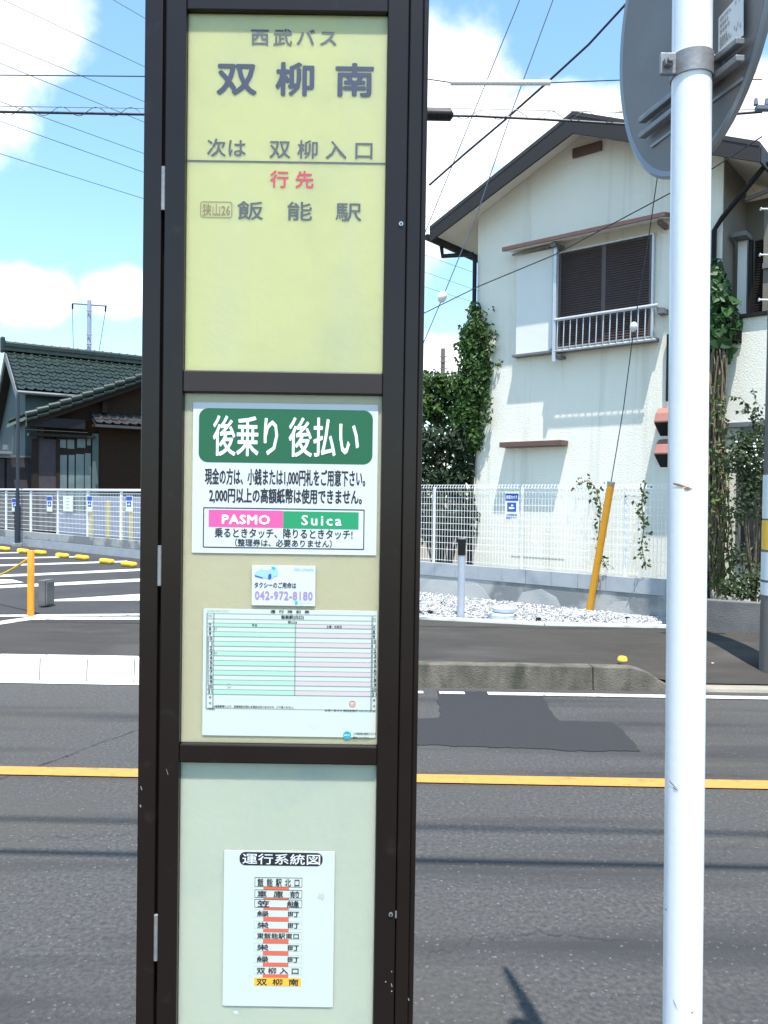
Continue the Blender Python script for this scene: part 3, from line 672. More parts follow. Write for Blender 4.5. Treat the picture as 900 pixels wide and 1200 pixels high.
for t_, w_ in ((.86, .8), (.68, .35), (.5, .4), (.3, .3), (.2, .75), (.1, .85)):
    o_ = st_[3].lerp(st_[0], t_) - mn * .0016; lw = (st_[1] - st_[0]).length
    write(mb, '道路反射鏡 No.　　年　月' if w_ > .6 else '管理番号', o_ + e1_ * lw * (.08 + w_ / 2), e1_, e2_, lw * w_, .009)
mb.build('lettering', 'scuff', lb)
# rust streak and scuffs on the pole
def wrap(py, dz, a0, a1, mat, w=.003, name='rust_mark'):
    c = at_pole(py); mb = MB(); vs = []; n = 14
    for k in range(n + 1):
        t = k / n; a = R(a0 + (a1 - a0) * t); ww = w * (.35 + .65 * math.sin(math.pi * min(1, t * 1.2 + .05)))
        q = c + Vector((math.cos(a), math.sin(a), 0)) * (RP + .0007) + Vector((0, 0, dz * t)); vs += [q - UP * ww, q + UP * ww]
    mb.add(vs, [(2 * k, 2 * k + 2, 2 * k + 3, 2 * k + 1) for k in range(n)]).build(name, mat, mr)
wrap(567, -.008, 205, 255, 'rust', .0022); wrap(573, 0, 240, 262, 'rust', .003)
for py, a0, a1, dz in ((912, 200, 232, -.012), (918, 215, 232, -.004), (1064, 186, 196, 0), (1064, 344, 352, 0), (1162, 222, 238, -.018), (1172, 274, 282, 0), (1086, 340, 350, 0)):
    wrap(py, dz, a0, a1, 'scuff', .0016, 'scuff_mark')

# ================================================================== BOUNDARY WALL AND MESH FENCE (right)
uL, uR = -9.5, wu(800, 690)
wt = thing('boundary_wall', 'low stained concrete wall topped with a course of grey blocks behind the white gravel', 'wall', wl((uL + uR) / 2, 0, ZL))
mb = MB(); mb.frame(wl(0, 0, 0), WU, WN, UP, (uL, .012, .1), (uR, .14, .505)); mb.build('wall_base', 'concrete_wall', wt)
mb = MB(); u = uL
while u < uR:
    mb.frame(wl(0, 0, 0), WU, WN, UP, (u + .004, 0, .509), (min(u + .395, uR) - .004, .12, .71)); u += .395
mb.build('block_course', 'block', wt, bevel=.004)
mb = MB(); mb.frame(wl(0, 0, 0), WU, WN, UP, (uL, .006, .505), (uR, .114, .706)); mb.build('mortar', 'concrete_wall', wt)
M['repair'] = pm('pale_mortar_patch', (.44, .44, .425), (.37, .37, .36), 3, .95, .5, 60)
for poly in ([(488, 678), (556, 682), (566, 690), (583, 712), (488, 706)], [(612, 694), (634, 690), (652, 700), (664, 725), (600, 716)], [(711, 712), (722, 705), (737, 704), (739, 732), (711, 729)]):
    mb = MB(); mb.prism([PL(x, y, WN, WC + .012) for x, y in poly], -WN * .004); mb.build('repair_patch', 'repair', wt)
fz0, fz1 = .73, 1.90
ft = thing('mesh_fence', 'white welded mesh fence standing on the grey block wall by the stucco house', 'fence', wl(-5, .06, .71))
posts = [wu(506, 620) - 2.0, wu(506, 620), wu(609, 620), wu(731, 620), wu(802, 620)]
def fl(u, d, z): return wl(u, .06 + d, z)
for u in posts:
    mb = MB(); mb.tube([fl(u, 0, .70), fl(u, 0, fz1 - .035)], .022, 12); mb.build('post', 'fence_white', ft, smooth=True)
zs = [fz1, fz1 - .045, fz1 - .10] + [fz1 - .19 - .098 * k for k in range(9)] + [.76]
for i in range(len(posts) - 1):
    a, b = posts[i], posts[i + 1]; mb = MB(); y = -.03
    for z in zs:
        dd = y - (.03 if z in (fz1 - .045,) else 0); mb.tube([fl(a + .01, dd, z), fl(b - .01, dd, z)], .0040, 4, False)
    u = a + .03
    while u < b - .01:
        mb.tube([fl(u, y - .004, .74), fl(u, y - .004, fz1 - .10), fl(u, y - .034, fz1 - .045), fl(u, y - .004, fz1)], .0033, 4, False); u += .05
    mb.build('mesh_panel', 'fence_white', ft)
def plate(px0, px1, py0, py1, n, c, fn_label, group, full=True):
    a = PL(px0, py0, n, c); b = PL(px1, py1, n, c); ax = UP.cross(n).normalized() * -1
    if ax.x < 0: ax = -ax
    w = (b - a).dot(ax); h = a.z - b.z; o = (a + b) / 2
    t = thing('warning_plate', fn_label, 'plate', o, group)
    mb = MB(); mb.frame(o, ax, n, UP, (-w / 2, 0, -h / 2), (w / 2, .006, h / 2)); mb.build('plate', 'fence_white', t)
    mb = MB(); mb.frame(o, ax, n, UP, (-w * .47, -.002, h * .2), (w * .47, -.0005, h * .46)); mb.build('blue_band', 'ink_sign', t)
    mb = MB(); mb.frame(o, ax, n, UP, (-w * .33, -.002, -h * .19), (w * .33, -.0005, h * .14)); mb.build('camera_symbol', 'ink_sign', t)
    if full:
        mb = MB(); write(mb, '防犯カメラ', o - n * .004 + UP * h * .33, ax, UP, w * .78, h * .13, .03); mb.build('lettering', 'ink_white', t)
        mb = MB(); write(mb, '24時間監視', o - n * .004 - UP * h * .30, ax, UP, w * .8, h * .08, .02); write(mb, '録画中です', o - n * .004 - UP * h * .41, ax, UP, w * .8, h * .08, .02); mb.build('lettering', 'ink_sign', t)
    mb = MB(); s_ = w * .2; 
    mb.frame(o, ax, n, UP, (-s_, -.004, -h * .10), (s_ * .5, -.003, -h * .02)); mb.frame(o - n * .0, ax, n, UP, (s_ * .55, -.004, -h * .085), (s_, -.003, -h * .035)); mb.frame(o, ax, n, UP, (-s_ * .2, -.004, .01 * h), (s_ * .6, -.003, .06 * h))
    mb.build('pictogram', 'ink_white', t)
plate(592, 607.5, 577, 610, WN, WC + .02, 'blue and white camera warning plate tied to the mesh fence beside the stucco house', None)

# low wall right, dark
a_, b_ = G(780, 735, ZL), G(1050, 757, ZL)
pw = MB(); dd_ = (b_ - a_).normalized(); nn_ = Vector((-dd_.y, dd_.x, 0))
pw.frame(a_, dd_, nn_, UP, (0, 0, -.2), ((b_ - a_).length, .14, .36)); setp(pw.build('planter_wall', 'dark_concrete', None, bevel=.01), 'low dark concrete wall beneath the bushes beside the utility pole', 'wall')

# ================================================================== STUCCO HOUSE
HN, HU = WN, WU
HCc = 11.0
def hp(u, d, z): return HU * u + HN * (HCc + d) + UP * z
def hx(px, py, d=0.0):
    p = PL(px, py, HN, HCc + d); return p.dot(HU), p.z
hs = thing('stucco_house', 'cream stucco two storey house with dark brown gable verge and shuttered upper window', 'house', hp(-5.3, 0, ZL))
uWL, uWR, uA, zA, SL = -7.15, -3.31, -5.27, 7.27, .445
DEP = 7.0
def roofz(u): return zA - SL * abs(u - uA)
mb = MB(); pts = [(uWL, ZL - .1), (uWR, ZL - .1), (uWR, roofz(uWR) - .14), (uA, zA - .14), (uWL, roofz(uWL) - .14)]
mb.prism([hp(u, 0, z) for u, z in pts], HN * DEP); mb.build('wall', 'stucco', hs)
OV = .45; eL, eR = uA - 2.52, uA + 2.52
rf = MB()
for s, e in ((-1, eL), (1, eR)):
    rf.prism([hp(uA, -OV - .02, zA), hp(uA, -OV - .02, zA - .06), hp(e, -OV - .02, roofz(e) - .06), hp(e, -OV - .02, roofz(e))], HN * (DEP + .9))
rfo = rf.build('roof', 'roofdark', hs)
sf = MB()
for e in (eL + .02, eR - .02):
    sf.prism([hp(uA, -OV + .05, zA - .07), hp(uA, -OV + .05, zA - .135), hp(e, -OV + .05, roofz(e) - .135), hp(e, -OV + .05, roofz(e) - .07)], HN * (DEP + .8))
sf.build('soffit', 'soffit', hs)
for e in (eL, eR):
    v = MB(); v.prism([hp(uA, -OV - .015, zA - .062), hp(uA, -OV - .015, zA - .062 - .25), hp(e, -OV - .015, roofz(e) - .062 - .19), hp(e, -OV - .015, roofz(e) - .062)], HN * .035); v.build('verge_board', 'verge', hs)
    v = MB(); v.prism([hp(e - .012, -OV + .03, roofz(e) - .063), hp(e - .012, -OV + .03, roofz(e) - .24), hp(e + .012, -OV + .03, roofz(e) - .24), hp(e + .012, -OV + .03, roofz(e) - .063)], HN * (DEP + .6)); v.build('fascia', 'verge', hs)
gt = MB(); zg = roofz(eL) - .16
gt.tube([hp(eL - .06, -OV, zg), hp(eL - .06, DEP, zg - .03)], .055, 10); gt.build('gutter', 'black_metal', hs, smooth=True)
uD, _ = hx(556.5, 300, -.05)
gt = MB(); gt.tube([hp(eL - .06, -.05, zg - .03), hp(eL - .03, -.05, zg - .22), hp(uD - .04, -.05, zg - .3), hp(uD, -.05, zg - .42), hp(uD, -.05, .3)], .036, 10); gt.build('downspout', 'black_metal', hs, smooth=True)
uD2, _ = hx(836.5, 300, -.05)
gt = MB(); gt.tube([hp(eR + .02, -.15, roofz(eR) - .16), hp(uD2 + .12, -.12, 5.42), hp(uD2, -.05, 5.3), hp(uD2, -.05, .3)], .034, 10); gt.build('downspout', 'black_metal', hs, smooth=True)
def fbox(name, mat, px0, py0, px1, py1, d0, d1, bevel=0.0, parent=None):
    """a box on the house front: outer corners read at its front face"""
    u0, z1 = hx(px0, py0, d0); u1, z0 = hx(px1, py1, d0); mb = MB()
    mb.frame(hp(0, 0, 0), HU, HN, UP, (u0, d0, z0), (u1, d1, z1)); return mb.build(name, mat, parent or hs, bevel=bevel)
def ubox(u0, u1, z0, z1, d0, d1, mb=None):
    mb = mb or MB(); return mb.frame(hp(0, 0, 0), HU, HN, UP, (u0, d0, z0), (u1, d1, z1))
# gable vent
u0, z0 = hx(672, 188); u1, z1 = hx(706, 171)
vt = MB(); ubox(u0, u1, z0 + .02, z0 + .16, -.05, 0, vt); vto = vt.build('gable_vent', 'awning', hs, bevel=.01)
# window group
uw0, uw1 = hx(652, 350, -.05)[0], hx(766, 350, -.05)[0]
zwB, zwT = hx(652, 410, -.05)[1], hx(652, 296, -.05)[1]
win = MB()
for a_, b_ in ((uw0, uw0 + .035), (uw1 - .03, uw1)): ubox(a_, b_, zwB, zwT, -.075, 0.0, win)
ubox(uw0 + .035, uw1 - .03, zwT - .03, zwT, -.074, 0, win); ubox(uw0 + .035, uw1 - .03, zwB, zwB + .03, -.074, 0, win)
wino = win.build('window', 'silver', hs, bevel=.004)
um = uw0 + (uw1 - uw0) * .49
for a_, b_, dd in ((uw0 + .036, um + .02, -.045), (um + .021, uw1 - .031, -.062)):
    lv = MB(); z = zwB + .032
    ubox(a_, b_, zwB + .031, zwT - .031, dd + .02, dd + .03, lv)
    for ua, ub in ((a_, a_ + .035), (b_ - .035, b_)): ubox(ua, ub, zwB + .0315, zwT - .0315, dd - .002, dd + .0195, lv)
    while z < zwT - .05:
        lv.prism([hp(a_ + .036, dd + .018, z + .034), hp(a_ + .036, dd - .006, z + .004), hp(a_ + .036, dd - .006, z + .000), hp(a_ + .036, dd + .018, z + .030)], HU * (b_ - a_ - .072)); z += .036
    lv.build('louvre_shutter', 'louvre', wino)
# shutter box
ub0, _ = hx(605, 350, -.12)
bx = MB(); ubox(ub0, uw0 - .03, hx(605, 417, -.12)[1] + .02, hx(605, 300, -.12)[1], -.12, 0, bx); bx.build('shutter_box', 'stucco_box', hs, bevel=.006)
bt = MB(); ubox(ub0 - .05, uw0 - .01, hx(605, 417, -.12)[1] - .02, hx(605, 417, -.12)[1] + .018, -.15, 0, bt); bt.build('box_sill', 'trim_grey', hs, bevel=.004)
tb = MB(); zr = hx(605, 300, -.16)[1]
tb.tube([hp(ub0 - .06, -.15, zr + .03), hp(uw0, -.15, zr + .06)], .016, 8); tb.build('shutter_rail', 'galv', hs, smooth=True)
si = MB(); ubox(uw0 - .03, uw1 + .07, zwB - .055, zwB - .002, -.195, 0, si); si.build('sill', 'trim_grey', hs, bevel=.004)
# awning
u0, z0 = hx(588, 292, -.36); u1, z1 = hx(778, 247, -.36); za = (z0 + z1) / 2
aw = MB(); aw.prism([hp(u0, -.36, za - .055), hp(u0, -.36, za + .01), hp(u0, 0, za + .09), hp(u0, 0, za + .03)], HU * (u1 - u0)); awo = aw.build('awning', 'awning', hs, bevel=.006)
un = MB(); un.prism([hp(u0 + .01, -.345, za - .062), hp(u0 + .01, -.345, za - .056), hp(u0 + .01, -.002, za + .027), hp(u0 + .01, -.002, za + .02)], HU * (u1 - u0 - .02)); un.build('awning_underside', 'soffit', awo)
ar = MB(); ubox(u1 - .12, u1 - .06, za - .12, za - .06, -.28, 0, ar); ar.build('awning_bracket', 'awning', awo)
ar = MB(); ubox(uw0 + .02, uw0 + .1, za - .12, za - .06, -.3, 0, ar); ar.build('awning_bracket', 'trim_grey', awo)
# railing
rl = thing  # (alias kept short)
DR = -.22
zt0 = hx(652, 375, DR)[1]; ur0, ur1 = hx(650, 390, DR)[0], hx(771, 370, DR)[0]; zb0 = hx(652, 413, DR)[1]
ra = MB(); ra.tube([hp(ur0, DR, zt0), hp((ur0 + ur1) / 2, DR - .01, zt0), hp(ur1, DR, zt0 + .0)], .026, 10); ra.tube([hp(ur1 - .04, DR, zt0), hp(ur1 - .04, 0, zt0)], .02, 8)
ra.tube([hp(ur0, DR, zb0 + .02), hp(ur1 - .03, DR, zb0 + .02)], .018, 8)
rao = ra.build('railing', 'silver', hs, smooth=True)
for k in range(15):
    u = ur0 + .05 + (ur1 - ur0 - .12) * k / 14
    b = MB(); b.tube([hp(u, DR, zt0 - .01), hp(u, DR - .012, (zt0 + zb0) / 2), hp(u, DR - .02, zb0 + .08), hp(u, DR - .006, zb0 + .02)], .0085, 6); b.build('baluster', 'silver', rao, smooth=True)
pz0, pz1 = hx(651, 424, DR)[1], hx(651, 283, DR)[1]
b = MB(); b.frame(hp(0, 0, 0), HU, HN, UP, (ur0 - .035, DR - .015, pz0), (ur0 + .02, DR + .03, pz1)); b.build('railing_post', 'silver', rao, bevel=.004)
b = MB(); ubox(ur0 - .03, ur0 + .08, pz0 + .06, pz0 + .1, DR + .03, 0, b); b.build('railing_bracket', 'trim_grey', rao); b = MB(); ubox(ur1 - .04, ur1 + .06, zt0 - .1, zt0 - .03, -.16, 0, b); b.build('railing_bracket', 'trim_grey', rao)
# small lower canopy with a pale recess, hoods, pipe
u0, z0 = hx(585, 521, -.22); u1, z1 = hx(658, 518, -.22)
cn = MB(); ubox(u0, u1, (z0 + z1) / 2 - .045, (z0 + z1) / 2 + .035, -.22, 0, cn); cn.build('window_canopy', 'awning', hs, bevel=.006)
rw = MB(); ubox(u0 + .12, u1 - .03, .8, (z0 + z1) / 2 - .05, -.006, 0, rw); rw.build('boarded_window', 'stucco', hs)
for py in (475, 512):
    u0, z1 = hx(769, py + 2, -.16); u1 = u0 + .42; z0 = z1 - .36
    h_ = MB(); h_.prism([hp(u0, 0, z1), hp(u0, -.08, z1 - .01), hp(u0, -.19, z1 - .09), hp(u0, -.24, z0 + .16), hp(u0, -.24, z0 + .14), hp(u0, 0, z0 + .02)], HU * (u1 - u0)); ho = h_.build('vent_hood', 'hood', hs, bevel=.008)
    h_ = MB(); h_.prism([hp(u0 + .006, -.236, z0 + .136), hp(u0 + .006, -.236, z0 + .128), hp(u0 + .006, -.001, z0 - .03), hp(u0 + .006, -.001, z0 + .014)], HU * (u1 - u0 - .012)); h_.build('hood_opening', 'gap', ho)
u0, z1 = hx(784, 392, -.04); u1, z0 = hx(784, 470, -.04)
p_ = MB(); p_.tube([hp(u0, -.05, z1), hp(u0, -.05, z0)], .028, 8); p_.build('wall_pipe', 'black_metal', hs, smooth=True)
# right hand part: set back wall under the eave, balcony wall in front
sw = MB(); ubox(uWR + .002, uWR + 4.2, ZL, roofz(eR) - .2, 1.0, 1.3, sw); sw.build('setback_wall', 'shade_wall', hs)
zpar = hx(862, 374, .12)[1]; zpar2 = hx(850, 402, .12)[1]
pr = MB(); ubox(uWR + .003, uWR + .20, ZL, zpar2 - .02, .12, .26, pr); ubox(uWR + .201, uWR + 4.2, ZL, zpar, .12, .26, pr); pro = pr.build('balcony_wall', 'stucco', hs)
cpz = MB(); ubox(uWR + .003, uWR + .19, zpar2 - .018, zpar2 + .03, .08, .3, cpz); ubox(uWR + .17, uWR + .24, zpar2 - .03, zpar + .02, .085, .11, cpz); ubox(uWR + .202, uWR + 4.2, zpar + .002, zpar + .05, .08, .3, cpz); cpz.build('coping', 'black_metal', pro)
sc_ = MB(); ubox(uWR + .002, uWR + .012, ZL, roofz(uWR) - .16, .012, 1.0, sc_); sc_.build('side_wall', 'shade_wall', hs)  # thin sheet added over the stucco, its dark colour stands for eave shade
# dark lattice doors and frames on the balcony
u0 = uWR + .22
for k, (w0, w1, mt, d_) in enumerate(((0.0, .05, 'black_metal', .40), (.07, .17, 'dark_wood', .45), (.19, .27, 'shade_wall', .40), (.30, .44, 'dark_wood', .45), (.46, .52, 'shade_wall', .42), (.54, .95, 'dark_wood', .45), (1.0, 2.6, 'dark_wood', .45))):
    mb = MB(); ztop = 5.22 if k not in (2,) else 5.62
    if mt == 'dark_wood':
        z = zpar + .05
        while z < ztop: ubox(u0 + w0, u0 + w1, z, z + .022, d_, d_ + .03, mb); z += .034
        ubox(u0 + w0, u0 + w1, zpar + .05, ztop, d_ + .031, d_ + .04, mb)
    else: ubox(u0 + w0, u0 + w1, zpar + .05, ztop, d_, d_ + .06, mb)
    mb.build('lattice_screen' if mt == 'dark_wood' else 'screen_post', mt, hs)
mb = MB(); ubox(u0 - .16, u0 + .02, 5.24, 5.30, .2, .5, mb); mb.build('lintel', 'trim_grey', hs)
mb = MB(); ubox(u0 - .14, u0 - .02, zpar2 + .05, 5.235, .42, .52, mb); mb.build('door_frame', 'stucco_box', hs)
mb = MB(); ubox(u0 + .19, u0 + 2.5, 4.80, 4.87, .36, .40, mb); mb.build('screen_rail', 'trim_grey', hs)
mb = MB(); mb.tube([hp(u0 - .02, .3, 5.74), hp(u0 + .3, .3, 5.80)], .03, 8); mb.build('pipe', 'trim_grey', hs)
# ledge and dark window below
zl1 = hx(862, 498, .1)[1]
mb = MB(); ubox(uWR + .004, uWR + 4.2, zl1 - .03, zl1 + .03, .06, .12, mb); mb.build('ledge', 'trim_grey', pro)
ua, zb = hx(867, 658, .1); _, zt_ = hx(867, 545, .1)
mb = MB(); ubox(ua, ua + 1.5, zb, zl1 - .04, .105, .12, mb); wo = mb.build('window', 'window_dark', hs)
mb = MB(); ubox(ua - .03, ua - .001, zb, zl1 - .04, .08, .12, mb); ubox(ua - .03, ua + 1.5, zb - .04, zb - .001, .08, .12, mb); mb.build('frame', 'trim_grey', wo)

# ================================================================== FOLIAGE
def leaf(mb, p, nrm, size, mi=0, heart=False, long=1.4):
    nrm = nrm.normalized(); t = nrm.orthogonal().normalized(); t = Matrix.Rotation(random.uniform(0, 6.28), 3, nrm) @ t
    t = (t + Vector((0, 0, -.5))).normalized(); sd = nrm.cross(t).normalized(); w = size * random.uniform(.5, 1.35); l = w * long
    f = nrm * w * .18
    if heart: vs = [p, p + sd * w * .55 - t * l * .08 + f, p + sd * w * .5 + t * l * .3 + f, p + t * l * .8, p - sd * w * .5 + t * l * .3 + f, p - sd * w * .55 - t * l * .08 + f]; fs = [(0, 1, 2, 3), (0, 3, 4, 5)]
    else: vs = [p, p + sd * w * .42 + t * l * .4 + f, p + t * l, p - sd * w * .42 + t * l * .4 + f]; fs = [(0, 1, 2), (0, 2, 3)]
    mb.add(vs, fs, mi)
def rv(): return Vector((random.gauss(0, 1), random.gauss(0, 1), random.gauss(0, 1))).normalized()
def clump(mb, c, rad, n, size, out=Vector((-.3, -.8, .5)), shell=.55, heart=False, long=1.4):
    for _ in range(n):
        d = rv(); r = (shell + (1 - shell) * random.random()) ** .7
        p = Vector(c) + Vector((d.x * rad[0], d.y * rad[1], d.z * rad[2])) * r
        leaf(mb, p, d * .7 + out * .8 + rv() * .7, size, 0, heart, long)
# ivy up the house corner
iv = thing('ivy', 'bright green ivy climbing the left corner of the stucco house', 'climbing plant', hp(uWL - .1, -.2, ZL))
mb = MB()
path = [(556, 366, .10), (556, 385, .22), (553, 405, .27), (556, 425, .30), (552, 445, .36), (555, 462, .30), (551, 480, .36), (548, 495, .30), (556, 512, .16), (546, 520, .22)]
for px, py, r_ in path:
    c = PL(px, py, HN, HCc - .12); clump(mb, c, (r_, r_ * .6, .22), int(520 * r_ / .3), .060, shell=.25)
for _ in range(60):
    c = PL(random.uniform(563, 573), random.uniform(380, 470), HN, HCc - .03); leaf(mb, c, Vector((-.6, -.7, .2)) + rv() * .4, .06)
for _ in range(26):                                  # loose tendrils that break the outline
    c = PL(random.choice((random.uniform(541, 549), random.uniform(564, 574))), random.uniform(372, 500), HN, HCc - .14)
    q = [c]
    for k in range(5): q.append(q[-1] + Vector((random.uniform(-.07, .07), random.uniform(-.03, .02), random.uniform(-.02, .10))))
    for p in q:
        for j in range(4): leaf(mb, p + rv() * .035, Vector((-.4, -.8, .3)) + rv() * .7, .05)
mb.build('foliage', 'leaf_ivy', iv)
mb = MB(); s0 = hp(uWL - .12, -.1, ZL)
for k in range(4):
    q = [s0 + Vector((random.uniform(-.15, .1), random.uniform(-.1, .1), 0))]
    while q[-1].z < 3.9: q.append(q[-1] + Vector((random.uniform(-.02, .03), random.uniform(-.02, .02), .3)))
    mb.tube(q, [.022 * (1 - .8 * i / len(q)) for i in range(len(q))], 6)
mb.build('stem', 'trunk', iv)
# shrubs left of the house behind the fence
def shrub(label, Y, blobs, mat, size, trunk_px, long=1.4, cat='shrub', group=None):
    b0 = A(trunk_px[0], trunk_px[1], Y); b0.z = ZL; t = thing('shrub', label, cat, b0, group); mb = MB(); st = MB()
    for px, py, rpx, rpy, n in blobs:
        c = A(px, py, Y + random.uniform(-.25, .25)); clump(mb, c, (rpx / FP * Y, min(rpx, rpy * 1.5) / FP * Y * .8, rpy / FP * Y), int(n * 1.6), size, long=long, shell=.2)
        k = b0.lerp(c, .5) + rv() * .12; st.tube([b0, k, c], [.035, .022, .006], 6)
    mb.build('foliage', mat, t); st.build('stem', 'trunk', t); return t
shrub('tall dark leafy shrub behind the mesh fence, its top against the sky', 13.6, [(505, 452, 24, 20, 420), (530, 455, 22, 20, 420), (495, 475, 25, 22, 420), (522, 485, 26, 22, 420), (545, 478, 14, 18, 260), (480, 450, 26, 24, 380), (510, 445, 12, 8, 120)], 'leaf_ivy', .066, (515, 660))
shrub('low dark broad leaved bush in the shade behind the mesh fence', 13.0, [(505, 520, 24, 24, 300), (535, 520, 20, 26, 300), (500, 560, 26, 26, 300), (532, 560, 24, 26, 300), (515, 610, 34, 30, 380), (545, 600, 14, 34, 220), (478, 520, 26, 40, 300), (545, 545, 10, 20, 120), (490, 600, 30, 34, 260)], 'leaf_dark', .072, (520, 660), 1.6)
# ivy sprigs over the mesh fence
def sprig(pts, label, n=46, sz=.042):
    P = [PL(x, y, WN, WC - .02) for x, y in pts]; t = thing('ivy_sprig', label, 'climbing plant', P[-1], 'ivy sprigs on the mesh fence'); mb = MB(); s = MB(); s.tube(P, .006, 5); 
    for _ in range(n):
        k = random.randrange(len(P) - 1); q = P[k].lerp(P[k + 1], random.random()) + Vector((random.gauss(0, .035), random.gauss(0, .025), random.gauss(0, .035)))
        leaf(mb, q, Vector((-.5, -.8, .2)) + rv() * .6, sz)
    n0 = len(P)
    for k in range(14):
        i = random.randrange(n0 - 1); q = P[i].lerp(P[i + 1], random.random()); e = q + Vector((random.gauss(0, .08), -.02, random.gauss(-.02, .08)))
        s.tube([q, q.lerp(e, .5) + rv() * .012, e], .003, 4); leaf(mb, e, Vector((-.5, -.8, .2)) + rv() * .4, sz); leaf(mb, q.lerp(e, .6), Vector((-.5, -.8, .2)) + rv() * .4, sz * .7)
    mb.build('foliage', 'leaf_ivy', t); s.build('stem', 'stem', t)
sprig([(676, 568), (690, 563), (698, 572), (704, 590), (703, 612), (700, 640), (712, 668)], 'ivy sprig on the mesh fence just left of the yellow guy cover', 64)
sprig([(756, 566), (752, 590), (755, 615), (752, 640), (757, 668)], 'ivy sprig on the mesh fence just right of the yellow guy cover', 62)
# vine on the right house corner
vn = thing('vine', 'tall dry stemmed vine with big heart leaves climbing beside the white pole', 'climbing plant', hp(uWR + .1, -.2, ZL))
mb = MB()
for px, py, r_ in ((838, 322, .12), (843, 340, .20), (846, 360, .23), (848, 378, .24), (845, 398, .22), (836, 350, .22), (838, 380, .22), (842, 412, .16)):
    clump(mb, PL(px, py, HN, HCc - .15), (r_, r_ * .7, .2), 46, .115, heart=True, long=1.15, shell=.5)
mb.build('heart_leaf_foliage', 'leaf_big', vn)
mb = MB()
for k in range(26):
    q = []; x = random.uniform(834, 852); y = random.uniform(385, 430)
    while y < 700: q.append(PL(x, y, HN, HCc - .12 - random.uniform(0, .18))); y += random.uniform(18, 34); x += random.uniform(-4.5, 4.5); x = min(max(x, 831), 858 if y > 520 else 853 - (y - 400) * .04)
    mb.tube(q, random.uniform(.006, .016), 5)
mb.build('stem', 'stem', vn)
mb = MB()
for _ in range(620):
    y = 440 + 250 * random.random() ** .7; x = random.uniform(830, 848 + (y - 440) * .06); leaf(mb, PL(x, y, HN, HCc - random.uniform(.1, .4)), Vector((-.4, -.8, .3)) + rv() * .9, .05)
mb.build('foliage', 'leaf_mix', vn)
# flowering bush at the right
bs = thing('flowering_bush', 'loose olive bush with tiny white flowers growing behind the dark planter wall', 'bush', G(885, 716, ZL) + Vector((0, .9, 0)))
mb = MB(); fl_ = MB(); stm = MB(); YB = 9.7
for px, py, rx, ry, n in ((880, 520, 22, 18, 520), (868, 540, 24, 20, 420), (890, 560, 24, 24, 520), (875, 585, 16, 30, 260), (898, 500, 18, 18, 160), (885, 480, 10, 12, 36), (862, 600, 10, 24, 60), (880, 680, 28, 24, 330), (860, 690, 22, 16, 220), (895, 650, 20, 40, 120), (905, 600, 22, 40, 200), (866, 650, 10, 20, 60), (858, 510, 12, 6, 30)):
    c = A(px, py, YB); clump(mb, c, (rx / FP * YB, .28, ry / FP * YB), n, .042, shell=.1)
    b0 = A(885, 720, YB); stm.tube([b0, b0.lerp(c, .5) + rv() * .06, c], [.012, .008, .004], 5)
for _ in range(34):
    c = A(random.gauss(885, 8), random.gauss(528, 13), YB - random.uniform(.1, .32)); leaf(fl_, c, Vector((-.3, -.8, .5)) + rv() * .6, .028, long=1.0)
for (x0_, y0_), (x1_, y1_) in (((880, 480), (868, 466)), ((868, 466), (852, 464)), ((886, 470), (882, 455)), ((876, 476), (862, 486))):
    for k in range(7): leaf(mb, A(x0_ + (x1_ - x0_) * k / 7, y0_ + (y1_ - y0_) * k / 7, YB), rv() + Vector((0, -1, .3)), .04)
    stm.tube([A(x0_, y0_, YB), A(x1_, y1_, YB)], .004, 5)
mb.build('foliage', 'leaf_olive', bs); fl_.build('flowers', 'petal', bs); stm.build('stem', 'stem', bs)

# ================================================================== STREET FURNITURE right
up_ = Vector((3.835, 7.64, 0))
ut = thing('utility_pole', 'weathered concrete utility pole with step pegs at the right edge', 'utility pole', (up_.x, up_.y, .1))
mb = MB(); mb.tube([up_ + UP * .05, up_ + UP * 10.5], [.178, .135], 32); mb.build('pole', 'util', ut, smooth=True)
for py in (243, 297, 350, -20, -80):
    z = A(885, py, 7.55).z; mb = MB(); mb.tube([up_ + Vector((-.14, -.05, z)), up_ + Vector((-.285, -.05, z))], .009, 8); mb.tube([up_ + Vector((-.285, -.05, z)), up_ + Vector((-.292, -.05, z))], .016, 8); mb.build('step_peg', 'sleeve_white', ut)
def band(y0, y1, mat, name='band', ex=.004):
    z1, z0 = A(893, y0, 7.5).z, A(893, y1, 7.5).z; rr = .178 - .043 * (z0 / 10.5) + ex; mb = MB(); mb.tube([up_ + UP * z0, up_ + UP * z1], rr, 32); mb.build(name, mat, ut, smooth=True)
band(123, 128, 'galv'); band(132, 137, 'galv'); band(163, 170, 'galv', ex=.006)
for y in (35, 72, 268, 368): band(y, y + 1.2, 'wire_grey', 'tie_wire', .003)
band(556, 608, 'paper', 'number_plate'); band(610, 645, 'ink_gold', 'number_plate'); band(648, 681, 'paper', 'number_plate'); band(684, 699, 'paper', 'number_plate')
mb = MB(); z = A(885, 130, 7.5).z
mb.frame(up_ + UP * z, (1, 0, 0), (0, 1, 0), UP, (-.42, -.22, -.02), (.3, -.16, .02)); mb.build('crossarm', 'wire_grey', ut, bevel=.004)
for x in (-.42, -.32, -.25):
    mb = MB(); mb.tube([up_ + Vector((x, -.19, z + .03)), up_ + Vector((x, -.19, z + .09))], [.022, .014], 10); mb.build('insulator', 'wire_grey', ut, smooth=True)
